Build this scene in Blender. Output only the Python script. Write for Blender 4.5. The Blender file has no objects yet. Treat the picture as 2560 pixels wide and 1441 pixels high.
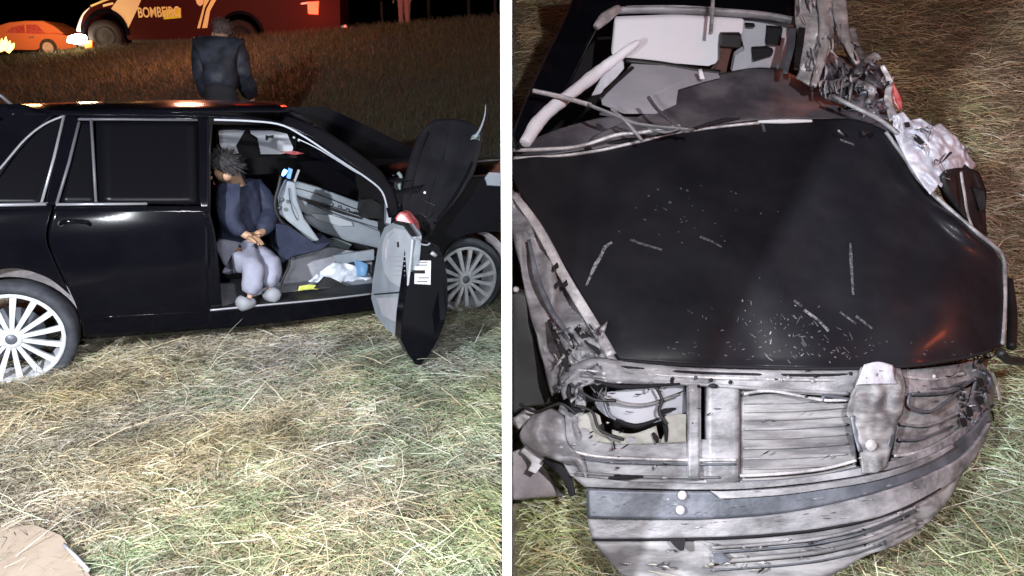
import bpy, bmesh, math, random
import numpy as np
from mathutils import Vector, noise, Matrix
R = math.radians
rng = np.random.default_rng(7); random.seed(7)
scene = bpy.context.scene
col = scene.collection
# ------------------------------------------------------------------ camera, sky, lamps, exposure
PITCH = R(16.1); CH = 1.6; F = 1800.0
cam = bpy.data.cameras.new('camera'); cam.lens = F/2560*36; cam.sensor_width = 36; cam.clip_end = 500; cam.clip_start = .02
co = bpy.data.objects.new('camera', cam); col.objects.link(co)
co.location = (0, 0, CH); co.rotation_euler = (R(90)-PITCH, 0, 0); scene.camera = co
w = bpy.data.worlds.new("World"); scene.world = w; w.use_nodes = True
nt = w.node_tree; bg = nt.nodes['Background']
sky = nt.nodes.new('ShaderNodeTexSky'); sky.sky_type = 'NISHITA'; sky.sun_disc = False
sky.sun_elevation = R(-5); sky.sun_rotation = R(200)
nt.links.new(sky.outputs[0], bg.inputs[0]); bg.inputs[1].default_value = .06
def lamp(name, kind, loc, power, color, target=None, size=.05, cone=None):
    l = bpy.data.lights.new(name, kind); l.energy = power; l.color = color
    if kind == 'SUN': l.angle = size
    elif kind == 'AREA': l.size = size
    else: l.shadow_soft_size = size
    if cone: l.spot_size = R(cone); l.spot_blend = .6
    o = bpy.data.objects.new(name, l); col.objects.link(o); o.location = loc
    if target is not None:
        o.rotation_euler = (Vector(target)-Vector(loc)).to_track_quat('-Z', 'Y').to_euler()
    return o
lamp('moonlight', 'SUN', (0, 0, 20), .012, (.7, .8, 1), (3, 8, 0), R(2))
lamp('work_lamp', 'SPOT', (-2.1, -.9, 2.5), 1650, (.93, .96, 1), (-1.5, 3.6, .2), .07, 100)
lamp('camera_fill', 'SPOT', (-.35, -.1, 1.5), 165, (.90, .95, 1), (-1.4, 4.4, .6), .03, 90)  # fill added near the camera to lift the cabin and front wheel
lamp('hand_torch', 'SPOT', (.75, -.45, 2.5), 400, (1, .97, .985), (1.15, 3.0, .55), .05, 95)
scene.view_settings.view_transform = 'Standard'; scene.view_settings.look = 'None'
scene.view_settings.exposure = 0; scene.view_settings.gamma = 1; scene.view_settings.use_curve_mapping = False

# ------------------------------------------------------------------ geometry helpers
cp, sp = math.cos(PITCH), math.sin(PITCH)
def ray(x, y):
    u = (x-1280)/F; v = (720.5-y)/F
    return Vector((u, cp+v*sp, -sp+v*cp))
def P(x, y, z): return Vector((0, 0, CH)) + ray(x, y)*z
def G(x, y, h=0):
    r = ray(x, y); return Vector((0, 0, CH)) + r*((h-CH)/r.z)
org = {}
def tag(o, label=None, cat=None, group=None, kind=None):
    if label: o['label'] = label
    if cat: o['category'] = cat
    if group: o['group'] = group
    if kind: o['kind'] = kind
    return o
def empty(name, loc, label, cat, group=None):
    o = bpy.data.objects.new(name, None); col.objects.link(o); o.location = loc; o.empty_display_size = .2
    org[o.name] = Vector(loc); return tag(o, label, cat, group)
def mk(name, vs, fs, mat, parent=None, smooth=False, base=None, thick=None, off=0, bev=None):
    b = org[parent.name] if parent else Vector(base or (0, 0, 0))
    me = bpy.data.meshes.new(name)
    me.from_pydata([tuple(Vector(v)-b) for v in vs], [], fs); me.materials.append(mat)
    if smooth: me.polygons.foreach_set('use_smooth', [True]*len(me.polygons))
    me.update()
    o = bpy.data.objects.new(name, me); col.objects.link(o)
    if parent: o.parent = parent
    else: o.location = b
    org[o.name] = b
    if thick:
        m = o.modifiers.new('thickness', 'SOLIDIFY'); m.thickness = thick; m.offset = off
    if bev:
        m = o.modifiers.new('bevel', 'BEVEL'); m.width = bev; m.segments = 2; m.limit_method = 'ANGLE'
    return o
def cr(pts, n):
    """resample a polyline by Catmull-Rom to n points"""
    p = [np.array(q, float) for q in pts]; m = len(p)-1; out = []
    for i in range(n):
        t = i/(n-1)*m; k = min(int(t), m-1); f = t-k
        a, b, c, d = p[max(k-1, 0)], p[k], p[k+1], p[min(k+2, m)]
        out.append(.5*((2*b)+(c-a)*f+(2*a-5*b+4*c-d)*f*f+(3*b-a-3*c+d)*f**3))
    return out
def lin(pts, n):
    p = [np.array(q, float) for q in pts]
    s = [0]
    for a, b in zip(p, p[1:]): s.append(s[-1]+np.linalg.norm((b-a)[:2])+1e-9)
    out = []
    for i in range(n):
        t = i/(n-1)*s[-1]; k = 0
        while k < len(p)-2 and s[k+1] < t: k += 1
        f = (t-s[k])/(s[k+1]-s[k]); out.append(p[k]*(1-f)+p[k+1]*f)
    return out
def grid_faces(nu, nv):
    return [(j*nu+i, j*nu+i+1, (j+1)*nu+i+1, (j+1)*nu+i) for j in range(nv-1) for i in range(nu-1)]
def sheet(name, rows, proj, mat, parent=None, nu=24, nv=16, amp=0, freq=4, thick=.006, straight=False, off=0, ridge=False, seed=0):
    f = lin if straight else cr
    rr = [f(r, nu) for r in rows]
    cols_ = [cr([r[i] for r in rr], nv) for i in range(nu)]
    vs = []
    for j in range(nv):
        for i in range(nu):
            q = cols_[i][j]; p = proj(*q)
            if amp:
                e = min(i, j, nu-1-i, nv-1-j); k = min(1, .35+e/3)
                n_ = noise.noise(p*freq+Vector((seed, 0, 0)))
                if ridge: n_ = (1-abs(n_)*2.2)+.4*noise.noise(p*freq*2.7)
                dr = (p-Vector((0, 0, CH))).normalized()
                p = p - dr*amp*n_*k
            vs.append(p)
    return mk(name, vs, grid_faces(nu, nv), mat, parent, True, thick=thick, off=off)
def solid(name, front, shift, mat, parent=None, bev=None, base=None):
    """prism from an outline in space: front outline plus the same moved by shift"""
    n = len(front); vs = [Vector(p) for p in front]+[Vector(p)+Vector(shift) for p in front]
    fs = [tuple(range(n)), tuple(range(2*n-1, n-1, -1))]+[(i, i+n, (i+1) % n+n, (i+1) % n) for i in range(n)]
    return mk(name, vs, fs, mat, parent, base=base, bev=bev)
def tube(name, pts, r, mat, parent=None, n=8, smoothn=None, flat=1, base=None):
    if smoothn: pts = [Vector(q) for q in cr(pts, smoothn)]
    pts = [Vector(q) for q in pts]; m = len(pts)
    rs = r if isinstance(r, (list, tuple)) else [r]*m
    if len(rs) != m: rs = [float(np.interp(i/(m-1)*(len(rs)-1), range(len(rs)), rs)) for i in range(m)]
    vs = []; fs = []; up = None
    for i, p in enumerate(pts):
        d = (pts[min(i+1, m-1)]-pts[max(i-1, 0)]).normalized()
        if up is None: up = d.orthogonal().normalized()
        up = (up-d*up.dot(d)).normalized(); sd = d.cross(up)
        for k in range(n):
            a = 2*math.pi*k/n; vs.append(p+(up*math.cos(a)*flat+sd*math.sin(a))*rs[i])
    for i in range(m-1):
        for k in range(n):
            fs.append((i*n+k, i*n+(k+1) % n, (i+1)*n+(k+1) % n, (i+1)*n+k))
    fs += [tuple(range(n))[::-1], tuple((m-1)*n+k for k in range(n))]
    return mk(name, vs, fs, mat, parent, True, base=base)
def box(name, c, s, mat, parent=None, ax=None, bev=.004, base=None):
    ax = ax or (Vector((1, 0, 0)), Vector((0, 1, 0)), Vector((0, 0, 1))); c = Vector(c)
    vs = [c+ax[0]*s[0]*i+ax[1]*s[1]*j+ax[2]*s[2]*k for k in (-.5, .5) for j in (-.5, .5) for i in (-.5, .5)]
    return mk(name, vs, [(0, 2, 3, 1), (4, 5, 7, 6), (0, 1, 5, 4), (2, 6, 7, 3), (0, 4, 6, 2), (1, 3, 7, 5)], mat, parent, base=base, bev=bev)
def lathe(name, c, axis, prof, mat, parent=None, n=40, up=Vector((0, 0, 1))):
    """prof: list of (radius, along-axis)"""
    axis = Vector(axis).normalized(); e1 = (up-axis*up.dot(axis)).normalized(); e2 = axis.cross(e1)
    vs = []; m = len(prof)
    for k in range(n):
        a = 2*math.pi*k/n
        for r, t in prof: vs.append(Vector(c)+axis*t+(e1*math.cos(a)+e2*math.sin(a))*r)
    fs = [(k*m+i, k*m+i+1, ((k+1) % n)*m+i+1, ((k+1) % n)*m+i) for k in range(n) for i in range(m-1)]
    return mk(name, vs, fs, mat, parent, True)

# ------------------------------------------------------------------ materials
MATS = {}
def mat(name, c, rough=.5, metal=0, coat=0, c2=None, ns=8, bump=0, bs=40, emit=None, es=0, spec=.5, thr=(.4, .6), alpha=None, stretch=(1, 1, 1), trans=0):
    m = bpy.data.materials.new(name); m.use_nodes = True; t = m.node_tree; b = t.nodes['Principled BSDF']
    b.inputs['Base Color'].default_value = (*c, 1); b.inputs['Roughness'].default_value = rough
    b.inputs['Metallic'].default_value = metal; b.inputs['Coat Weight'].default_value = coat
    b.inputs['Coat Roughness'].default_value = .12; b.inputs['Specular IOR Level'].default_value = spec
    b.inputs['Transmission Weight'].default_value = trans
    if alpha is not None: b.inputs['Alpha'].default_value = alpha
    tc = t.nodes.new('ShaderNodeTexCoord'); mp = t.nodes.new('ShaderNodeMapping')
    mp.inputs['Scale'].default_value = stretch; t.links.new(tc.outputs['Object'], mp.inputs[0])
    if c2:
        n = t.nodes.new('ShaderNodeTexNoise'); n.inputs['Scale'].default_value = ns; n.inputs['Detail'].default_value = 8; n.inputs['Roughness'].default_value = .62
        r = t.nodes.new('ShaderNodeValToRGB'); r.color_ramp.elements[0].position = thr[0]; r.color_ramp.elements[1].position = thr[1]
        r.color_ramp.elements[0].color = (*c, 1); r.color_ramp.elements[1].color = (*c2, 1)
        t.links.new(mp.outputs[0], n.inputs['Vector']); t.links.new(n.outputs[0], r.inputs[0]); t.links.new(r.outputs[0], b.inputs['Base Color'])
    if bump:
        n = t.nodes.new('ShaderNodeTexNoise'); n.inputs['Scale'].default_value = bs; n.inputs['Detail'].default_value = 5
        bp = t.nodes.new('ShaderNodeBump'); bp.inputs['Strength'].default_value = bump; bp.inputs['Distance'].default_value = .01
        t.links.new(mp.outputs[0], n.inputs['Vector']); t.links.new(n.outputs[0], bp.inputs['Height']); t.links.new(bp.outputs[0], b.inputs['Normal'])
    if emit: b.inputs['Emission Color'].default_value = (*emit, 1); b.inputs['Emission Strength'].default_value = es
    return m
M = dict(
 paint=mat('black_paint', (.0035, .0035, .006), .12, coat=0, c2=(.005, .005, .008), ns=3, bump=.03, bs=3, spec=.22),
 hood=mat('dusty_black_paint', (.010, .010, .0135), .40, coat=.05, c2=(.020, .020, .024), ns=4, bump=.10, bs=14, thr=(.4, .8), spec=.2),
 fold=mat('scuffed_grey_paint', (.07, .065, .08), .45, c2=(.16, .15, .17), ns=4, bump=.2, bs=25, coat=.2),
 black=mat('black_plastic', (.010, .010, .012), .55, c2=(.02, .02, .022), ns=12),
 void=mat('dark_cavity', (.006, .005, .008), .8),
 rubber=mat('tyre_rubber', (.035, .038, .05), .75, c2=(.065, .07, .085), ns=14, bump=.2),
 alloy=mat('silver_alloy', (.80, .83, .88), .4, metal=0, c2=(.62, .65, .70), ns=20),
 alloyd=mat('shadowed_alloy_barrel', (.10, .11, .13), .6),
 chrome=mat('chrome_trim', (.42, .43, .48), .3, metal=.45),
 dtrim=mat('dull_window_trim', (.12, .12, .14), .4),
 glass=mat('tinted_glass', (.004, .004, .006), .3, spec=.15),
 liner=mat('dusty_arch_liner', (.30, .27, .30), .9, c2=(.44, .40, .42), ns=9, bump=.4),
 trim=mat('pale_blue_grey_trim', (.26, .30, .35), .55, c2=(.34, .38, .43), ns=4, bump=.05),
 trimw=mat('off_white_trim', (.42, .45, .52), .5, c2=(.52, .55, .61), ns=4),
 lining=mat('pale_headlining', (.62, .66, .75), .8, c2=(.75, .78, .84), ns=5),
 carpet=mat('grey_carpet', (.26, .27, .31), .95, c2=(.36, .37, .42), ns=7, bump=.4),
 mint=mat('greenish_grey_trim', (.20, .25, .26), .5),
 metal=mat('bare_pale_metal', (.12, .12, .13), .5, metal=.1, c2=(.40, .39, .42), ns=11, bump=.8, bs=34, thr=(.34, .66), stretch=(.45, 1, 1)),
 metal2=mat('dull_streaked_metal', (.13, .125, .135), .6, metal=.05, c2=(.33, .32, .33), ns=12, bump=.3, bs=18, stretch=(.3, 1.5, 2)),
 lavmetal=mat('torn_pale_wing_metal', (.40, .40, .47), .4, c2=(.60, .60, .68), ns=6, bump=.8, bs=22),
 creamm=mat('dirty_cream_plastic', (.30, .29, .26), .6, c2=(.46, .45, .42), ns=10, bump=.4),
 silver=mat('torn_silver_metal', (.28, .27, .29), .36, metal=.15, c2=(.66, .64, .66), ns=8, bump=.9, bs=30, thr=(.35, .6)),
 dkmetal=mat('dark_grey_beam', (.085, .095, .115), .45, metal=.3, c2=(.19, .20, .24), ns=6, bump=.15, thr=(.4, .65)),
 white=mat('white_panel', (.80, .80, .88), .6, c2=(.84, .84, .9), ns=2),
 grey=mat('light_grey_panel', (.40, .40, .46), .6, c2=(.50, .50, .56), ns=3),
 wall=mat('white_painted_board', (.84, .84, .83), .7),
 board=mat('pale_brown_card', (.36, .28, .22), .85, c2=(.44, .35, .28), ns=5, bump=.1),
 red=mat('dark_red_paint', (.038, .003, .0025), .6, spec=.15),
 yellow=mat('yellow_reflective_film', (.9, .86, .30), .4, c2=(.9, .86, .42), ns=2),
 lime=mat('lime_reflective_film', (.75, .80, .05), .4),
 cream=mat('cream_reflective_film', (.9, .86, .50), .4),
 orange=mat('orange_red_paint', (.78, .30, .15), .35, coat=.4),
 skin=mat('skin', (.48, .29, .19), .5),
 jacket=mat('slate_blue_jacket', (.014, .016, .025), .6, c2=(.042, .048, .072), ns=6, bump=.4, bs=14),
 navy=mat('navy_cloth', (.012, .018, .045), .8, c2=(.028, .035, .07), ns=7, bump=.4, bs=25),
 pale=mat('pale_trouser_cloth', (.26, .27, .36), .8, c2=(.33, .34, .44), ns=7, bump=.3, bs=25),
 dark=mat('dark_uniform', (.014, .014, .018), .8),
 pink=mat('dusty_pink_cloth', (.30, .17, .16), .8),
 hair=mat('dark_grey_hair', (.035, .032, .036), .8, bump=.5, bs=60),
 ruddy=mat('reddish_brown_hair', (.10, .065, .06), .8, bump=.5, bs=60),
 shoe=mat('grey_shoe', (.30, .31, .35), .6),
 asphalt=mat('asphalt', (.045, .042, .042), .9, c2=(.06, .055, .055), ns=30, bump=.3),
 soil=mat('thatch_soil', (.13, .11, .07), 1, c2=(.25, .215, .145), ns=25, bump=.8, bs=60),
 soilf=mat('field_soil', (.05, .045, .03), 1, c2=(.09, .08, .055), ns=3, bump=.8, bs=30),
 lampw=mat('lit_headlight', (1, 1, 1), .3, emit=(1, .87, .62), es=40),
 lampr=mat('lit_tail_light', (.8, .05, .02), .3, emit=(1, .06, .02), es=3.2),
 lampo=mat('lit_orange_marker', (.8, .2, .03), .3, emit=(1, .16, .03), es=1.5),
 lampb=mat('lit_blue_lamp', (.1, .3, 1), .3, emit=(.12, .42, 1), es=9),
 reflect=mat('white_reflective_tape', (.92, .9, .9), .4),
 redlens=mat('red_lens', (.45, .06, .07), .3, c2=(.6, .2, .2), ns=20),
 sticker=mat('white_sticker', (.8, .8, .84), .6),
 ink=mat('black_ink', (.01, .01, .01), .7),
 yellowc=mat('yellow_wrapper', (.55, .60, .12), .5),
 clear=mat('crinkled_clear_plastic', (.62, .68, .78), .15, bump=.9, bs=30, c2=(.8, .85, .95), ns=10),
 bluep=mat('light_blue_plastic', (.18, .36, .62), .3),
 brown=mat('burnt_brown_plastic', (.10, .035, .025), .5, c2=(.02, .012, .012), ns=12),
 shard=mat('glass_shard', (.9, .93, 1), .1),
 fence=mat('weathered_post', (.07, .055, .05), .9),
)
def attr_mat(name, rough=.6):
    m = bpy.data.materials.new(name); m.use_nodes = True; t = m.node_tree; b = t.nodes['Principled BSDF']
    a = t.nodes.new('ShaderNodeAttribute'); a.attribute_name = 'col'; t.links.new(a.outputs['Color'], b.inputs['Base Color'])
    b.inputs['Roughness'].default_value = rough; b.inputs['Specular IOR Level'].default_value = .25
    return m
M['blade'] = attr_mat('grass_and_straw')

# ------------------------------------------------------------------ setting: left field, road, right bank, added divider board
def nz(x, y, s): return noise.noise(Vector((x*s, y*s, 0)))
def crest(x): return 2.95+.079*max(x, -20)
def hL(x, y):
    z = 0; cz = crest(x)
    if y > 5.6: z = (y-5.6)*(cz+.02)/11.6
    z = min(z, cz)
    d = .03*nz(x, y, 1.7)+(.03*nz(x+5, y, 5.5)+.015*nz(x, y+7, 14) if y < 6 else 0)+(.05*nz(x, y, .5) if y > 5.6 else 0)
    if y > 17: d *= max(0, 1-(y-17))
    if y < 5.6: z += .0
    return z+d
SL = math.tan(R(30))
def hR(x, y): return -.15+SL*(y-2.2)+.035*nz(x+9, y, 2)
def terrain(name, xs, ys, hf, m, label=None):
    vs = [(x, y, hf(x, y)) for y in ys for x in xs]
    o = mk(name, vs, grid_faces(len(xs), len(ys)), m, None, True); return tag(o, label, kind='structure')
terrain('ground', np.linspace(-16, -.03, 130), np.concatenate([np.linspace(-2, 6, 110), np.linspace(6.2, 17.6, 60)]), hL, M['soilf'], 'mown field floor rising to the road')
terrain('bank', np.linspace(.003, 7, 50), np.linspace(-2, 9, 70), hR, M['soil'], 'steep grass bank under the wrecked car')
terrain('road', np.linspace(-60, -.03, 30), np.linspace(17.3, 60, 8), lambda x, y: crest(x)+.012, M['asphalt'], 'dark road along the top of the field')
WY = 1.6; WZ = WY  # added divider board, not a wall of the place: near end 1.6 m ahead
wl = mk('divider_board', [(x, y, z) for z in (-1.2, 9) for y in (1.55, 42) for x in (-.0235, -.0006)],
        [(0, 2, 3, 1), (4, 5, 7, 6), (0, 1, 5, 4), (2, 6, 7, 3), (0, 4, 6, 2), (1, 3, 7, 5)], M['wall'], None, base=(-.012, 1.55, -1.2))
tag(wl, 'thin white upright board added as a divider between the black saloon and the wreck', 'wall')

def blades(name, x, y, z, length, width, elev, colr, curl=.5, segs=3, label=None, cat=None, az=None):
    n = len(x); az = rng.uniform(0, 2*np.pi, n) if az is None else az
    nw = np.abs(x) < np.maximum(.06, length)+.03; az = np.where(nw, rng.uniform(-1.1, 1.1, n)+np.where(x < 0, np.pi, 0), az)
    bend = rng.normal(0, curl, n)*np.where(nw, .3, 1); drop = rng.uniform(.2, 1, n)*curl
    pts = np.zeros((n, segs+1, 3)); p = np.stack([x, y, z], 1); pts[:, 0] = p
    a = az.copy(); e = elev.copy()
    for s in range(segs):
        d = np.stack([np.cos(a)*np.cos(e), np.sin(a)*np.cos(e), np.sin(e)], 1)
        p = p+d*(length/segs)[:, None]; pts[:, s+1] = p
        a = a+bend/segs; e = e-drop/segs*1.2
    tw = rng.uniform(0, np.pi, n)
    side = np.stack([-np.sin(az)*np.cos(tw), np.cos(az)*np.cos(tw), np.sin(tw)], 1)*.5
    wf = np.linspace(1, .25, segs+1)
    off = side[:, None, :]*(width[:, None]*wf[None])[:, :, None]
    V = np.stack([pts-off, pts+off], 2).reshape(-1, 3)
    k = (segs+1)*2; base = (np.arange(n)*k)[:, None, None]
    q = np.array([[2*s, 2*s+1, 2*s+3, 2*s+2] for s in range(segs)])[None]
    Fc = (base+q).reshape(-1, 4)
    me = bpy.data.meshes.new(name); me.vertices.add(len(V)); me.vertices.foreach_set('co', V.astype(np.float32).ravel())
    me.loops.add(Fc.size); me.loops.foreach_set('vertex_index', Fc.astype(np.int32).ravel())
    me.polygons.add(len(Fc)); me.polygons.foreach_set('loop_start', np.arange(0, Fc.size, 4, dtype=np.int32))
    me.polygons.foreach_set('loop_total', np.full(len(Fc), 4, dtype=np.int32)); me.update(calc_edges=True)
    at = me.color_attributes.new('col', 'FLOAT_COLOR', 'POINT')
    cc = np.ones((n, k, 4), np.float32); cc[:, :, :3] = colr[:, None, :]
    at.data.foreach_set('color', cc.ravel()); me.materials.append(M['blade'])
    o = bpy.data.objects.new(name, me); col.objects.link(o); tag(o, label, cat, kind='stuff'); return o
def palette(n, w_green, tans, greens):
    g = rng.uniform(0, 1, n) < w_green
    c = np.where(g[:, None], greens[rng.integers(0, len(greens), n)], tans[rng.integers(0, len(tans), n)])
    return c*rng.uniform(.65, 1.25, n)[:, None]
TAN = np.array([[.60, .53, .38], [.70, .64, .50], [.52, .44, .33], [.76, .72, .60], [.62, .55, .39], [.42, .34, .26], [.66, .53, .33]])
GRN = np.array([[.38, .46, .27], [.48, .56, .37], [.30, .38, .21], [.58, .64, .48]])
def vnoise(x, y, s, seed=0):
    return np.array([noise.noise(Vector((a*s+seed, b*s, seed))) for a, b in zip(x, y)])
def patch_tint(x, y):
    a = vnoise(x, y, 1.1, 31)[:, None]; b = vnoise(x, y, 1.9, 47)[:, None]
    return 1+a*np.array([[.22, .10, -.15]])+b*np.array([[.04, .03, .16]])
def hay(name, n, x0f, y, hf, wg, label, lr=(.035, .16), green_bias=None, up=.0, wd=(.0018, .0052), bright=1, cl=.9):
    x = x0f; nn = len(x)
    z = np.array([hf(a, b) for a, b in zip(x, y)])+rng.uniform(0, .045, nn)
    el = np.abs(rng.normal(.05, .28, nn))+up
    L = rng.uniform(*lr, nn)*rng.uniform(.6, 1.2, nn)
    gw = np.clip(wg+.65*vnoise(x, y, 1.3, 3)+.5*vnoise(x, y, 4, 8)+(green_bias(x, y) if green_bias is not None else 0), .03, .95)
    c = palette(nn, gw, TAN, GRN)
    dk = .84+.55*vnoise(x, y, 3.2, 20)+.5*vnoise(x, y, 9, 12)
    c = np.clip(c*bright*np.clip(dk, .4, 1.25)[:, None]*patch_tint(x, y)*(1-(np.clip((y-3.3)/1.6, 0, 1)[:, None]*np.array([[.20, .32, .42]]) if name.find('bank') >= 0 else 0)), .01, .88)  # bank blades browner with distance, lamp falloff put into the colour
    return blades(name, x, y, z, L, rng.uniform(*wd, nn), el, c, cl, 3, label, 'grass')
# near left: cut hay, denser near the camera
N = 205000
yy = 1.45+5.2*rng.uniform(0, 1, N)**1.25; xx = -.026-rng.uniform(0, 1, N)*(yy*.88+.3)
hay('cut_hay', N, xx, yy, hL, .10, 'cut straw and green blades lying matted in front of the saloon',
    green_bias=lambda x, y: np.clip((x+1.5)*.34, -.15, .50))
N = 900
yy = 1.5+2.6*rng.uniform(0, 1, N)**1.2; xx = -rng.uniform(.03, 1, N)*(yy*.75+.2)
hay('long_straw', N, xx, yy, lambda a, b: hL(a, b)+.03, .25, 'long pale straws lying over the cut hay', lr=(.14, .42), wd=(.0015, .0042), bright=1.2, cl=.8)
N = 6500
yy = 1.5+3.0*rng.uniform(0, 1, N)**1.2; xx = -rng.uniform(.03, 1, N)*(yy*.75+.2)
blades('dark_stalks', xx, yy, np.array([hL(a, b) for a, b in zip(xx, yy)])+.045, rng.uniform(.025, .11, N), rng.uniform(.0015, .0038, N), np.abs(rng.normal(.1, .3, N)),
       np.array([[.03, .03, .018]])*rng.uniform(.6, 2, N)[:, None], .9, 3, 'dark dead stalks scattered over the cut hay', 'grass')
# grass in the field behind
N = 120000
yy = 5.2+12.2*rng.uniform(0, 1, N)**.85; xx = -.03-rng.uniform(0, 1, N)*(yy*.74+.3)
zz = np.array([hL(a, b) for a, b in zip(xx, yy)])
gw = np.clip(.55+.5*vnoise(xx, yy, .9, 5), .1, .95)
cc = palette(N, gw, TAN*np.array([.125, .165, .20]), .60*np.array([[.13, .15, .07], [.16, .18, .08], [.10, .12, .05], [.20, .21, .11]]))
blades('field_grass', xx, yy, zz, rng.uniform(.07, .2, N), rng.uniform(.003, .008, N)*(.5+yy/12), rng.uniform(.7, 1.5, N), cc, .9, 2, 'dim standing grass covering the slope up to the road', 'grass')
# right bank
N = 85000
yy = 1.3+5.4*rng.uniform(0, 1, N)**1.3; xx = .01+rng.uniform(0, 1, N)*(yy*.78+.35)
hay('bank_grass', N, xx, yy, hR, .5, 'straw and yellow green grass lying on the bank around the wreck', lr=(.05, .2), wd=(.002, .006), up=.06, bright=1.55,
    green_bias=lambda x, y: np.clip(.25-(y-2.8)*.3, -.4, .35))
N = 900
yy = 1.4+2.6*rng.uniform(0, 1, N); xx = .01+rng.uniform(0, 1, N)*(yy*.78+.3)
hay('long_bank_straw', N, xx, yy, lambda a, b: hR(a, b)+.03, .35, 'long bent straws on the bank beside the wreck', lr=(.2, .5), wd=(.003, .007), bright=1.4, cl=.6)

# ------------------------------------------------------------------ the black saloon
G1 = G(30, 970); G2 = G(1185, 790)
dA = Vector((G2.x-G1.x, G2.y-G1.y, 0)).normalized(); nI = Vector((-dA.y, dA.x, 0))   # along the car, inward
if nI.y < 0: nI = -nI
UP = Vector((0, 0, 1)); AX = (dA, nI, UP)
PH = [0, .2, .36, .55, .80, .93, 1.42, 2]; PO = [.09, .05, .01, 0, .012, .03, .28, .6]
def prof(h): return float(np.interp(h, PH, PO))
def So(x, y, o):
    r = ray(x, y); c = Vector((0, 0, CH)); t = ((G1-c).dot(nI)+o)/r.dot(nI); return c+r*t
def S(x, y, extra=0):
    o = 0.0
    for _ in range(8):
        p = So(x, y, o+extra); o = .5*o+.5*prof(p.z)
    return So(x, y, o+extra)
def C(a, h, o): return Vector((G1.x, G1.y, 0))+dA*a+nI*o+UP*h
def inv(p): q = p-Vector((G1.x, G1.y, 0)); return q.dot(dA), q.z, q.dot(nI)
car = empty('black_saloon', (*(G1*.5+G2*.5).xy, 0), 'black saloon with its driver door torn open, standing in cut hay', 'car')
def cs(name, rows, m='paint', nu=24, nv=12, ex=0, par=car, thick=.012, straight=True, **k):
    return sheet(name, rows, lambda x, y: S(x, y, ex), M[m], par, nu, nv, thick=thick, straight=straight, **k)
def ctube(name, px, r, m, ex=-.004, par=car, sm=None, n=6, flat=1):
    return tube(name, [S(x, y, ex) for x, y in px], r, M[m], par, n, sm, flat)
def cpoly(name, px, o, m, th=.02, par=car, bev=None):
    return solid(name, [So(x, y, o) for x, y in px], nI*th, M[m], par, bev)
# rear quarter, rear door, sill, pillars
cs('rear_quarter_panel', [[(-420, 517), (-150, 517), (-60, 517), (30, 516), (90, 516), (132, 516)],
    [(-420, 600), (-160, 600), (-70, 595), (20, 590), (80, 590), (115, 592)],
    [(-420, 690), (-160, 740), (-90, 650), (20, 622), (90, 630), (136, 655)],
    [(-420, 850), (-150, 850), (-110, 730), (10, 672), (110, 690), (176, 738)]], nu=40, nv=14, straight=False)
rd = cs('rear_door', [[(138, 516), (260, 516), (400, 516), (522, 516)], [(121, 592), (250, 592), (400, 592), (522, 592)],
    [(142, 660), (260, 672), (400, 672), (522, 672)], [(190, 762), (280, 762), (400, 756), (522, 750)], [(213, 848), (300, 841), (400, 833), (522, 822)]], nu=26, nv=16, straight=False)
tube('door_handle', [S(150, 562, -.004), S(158, 556, -.035), S(180, 554, -.045), S(215, 556, -.045), S(225, 562, -.004)], .011, M['paint'], rd, 8, 14)
lathe('door_lock', S(152, 560, -.002), nI, [(.0, -.012), (.012, -.012), (.014, 0)], M['chrome'], rd, 14)
ctube('moulding', [(232, 795), (300, 791), (400, 786), (520, 779)], .007, 'paint', -.004)
cs('sill_panel', [[(522, 776), (700, 757), (940, 736)], [(522, 800), (700, 783), (955, 752)], [(522, 824), (700, 806), (965, 772)]], nu=20, nv=6)
ctube('sill_edge_strip', [(525, 776), (650, 764), (800, 750), (928, 735)], .007, 'chrome', -.008, sm=20)
solid('sill_tread', [S(540, 772, .01), S(930, 731, .01), So(930, 708, .22), So(700, 733, .22), So(655, 735, .22)], (0, 0, -.03), M['black'], car)
cs('centre_pillar', [[(496, 292), (510, 292), (522, 293)], [(498, 400), (511, 400), (524, 400)], [(500, 517), (512, 517), (524, 517)], [(522, 600), (530, 600), (540, 600)], [(522, 776), (535, 775), (556, 773)]], nu=5, nv=20)
cs('rear_pillar', [[(-150, 262), (0, 262), (60, 262), (110, 280), (163, 288)], [(-170, 330), (-60, 340), (0, 345), (50, 335), (120, 300)], [(-300, 420), (-150, 450), (-60, 470), (-20, 470), (10, 420)]], nu=20, nv=10, ex=.0)
cs('door_pillar', [[(160, 288), (180, 288), (204, 290)], [(137, 400), (160, 400), (178, 400)], [(112, 514), (125, 514), (142, 514)]], nu=6, nv=16, ex=.002)
cs('rear_door_frame', [[(180, 287), (300, 287), (500, 289)], [(190, 300), (300, 300), (498, 302)]], nu=16, nv=3, ex=.002)
cs('quarter_glass', [[(150, 294), (155, 294), (160, 294)], [(60, 352), (100, 352), (145, 352)], [(0, 425), (60, 425), (128, 425)], [(-100, 512), (0, 512), (106, 512)]], 'glass', nu=8, nv=14, ex=.012, thick=.004)
cs('rear_door_glass', [[(240, 303), (360, 303), (496, 303)], [(242, 400), (360, 400), (500, 400)], [(244, 510), (360, 510), (505, 512)]], 'glass', nu=8, nv=10, ex=.012, thick=.004)
cs('vent_glass', [[(204, 303), (215, 303), (230, 303)], [(178, 400), (200, 400), (234, 400)], [(148, 510), (200, 510), (240, 510)]], 'glass', nu=6, nv=10, ex=.012, thick=.004)
ctube('window_trim', [(-60, 480), (0, 422), (60, 352), (110, 312), (160, 290)], .006, 'chrome', -.004, sm=16)
ctube('window_trim', [(160, 290), (135, 395), (104, 508)], .0075, 'chrome')
ctube('window_trim', [(-200, 514), (0, 513), (116, 511)], .010, 'chrome', -.008)
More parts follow.
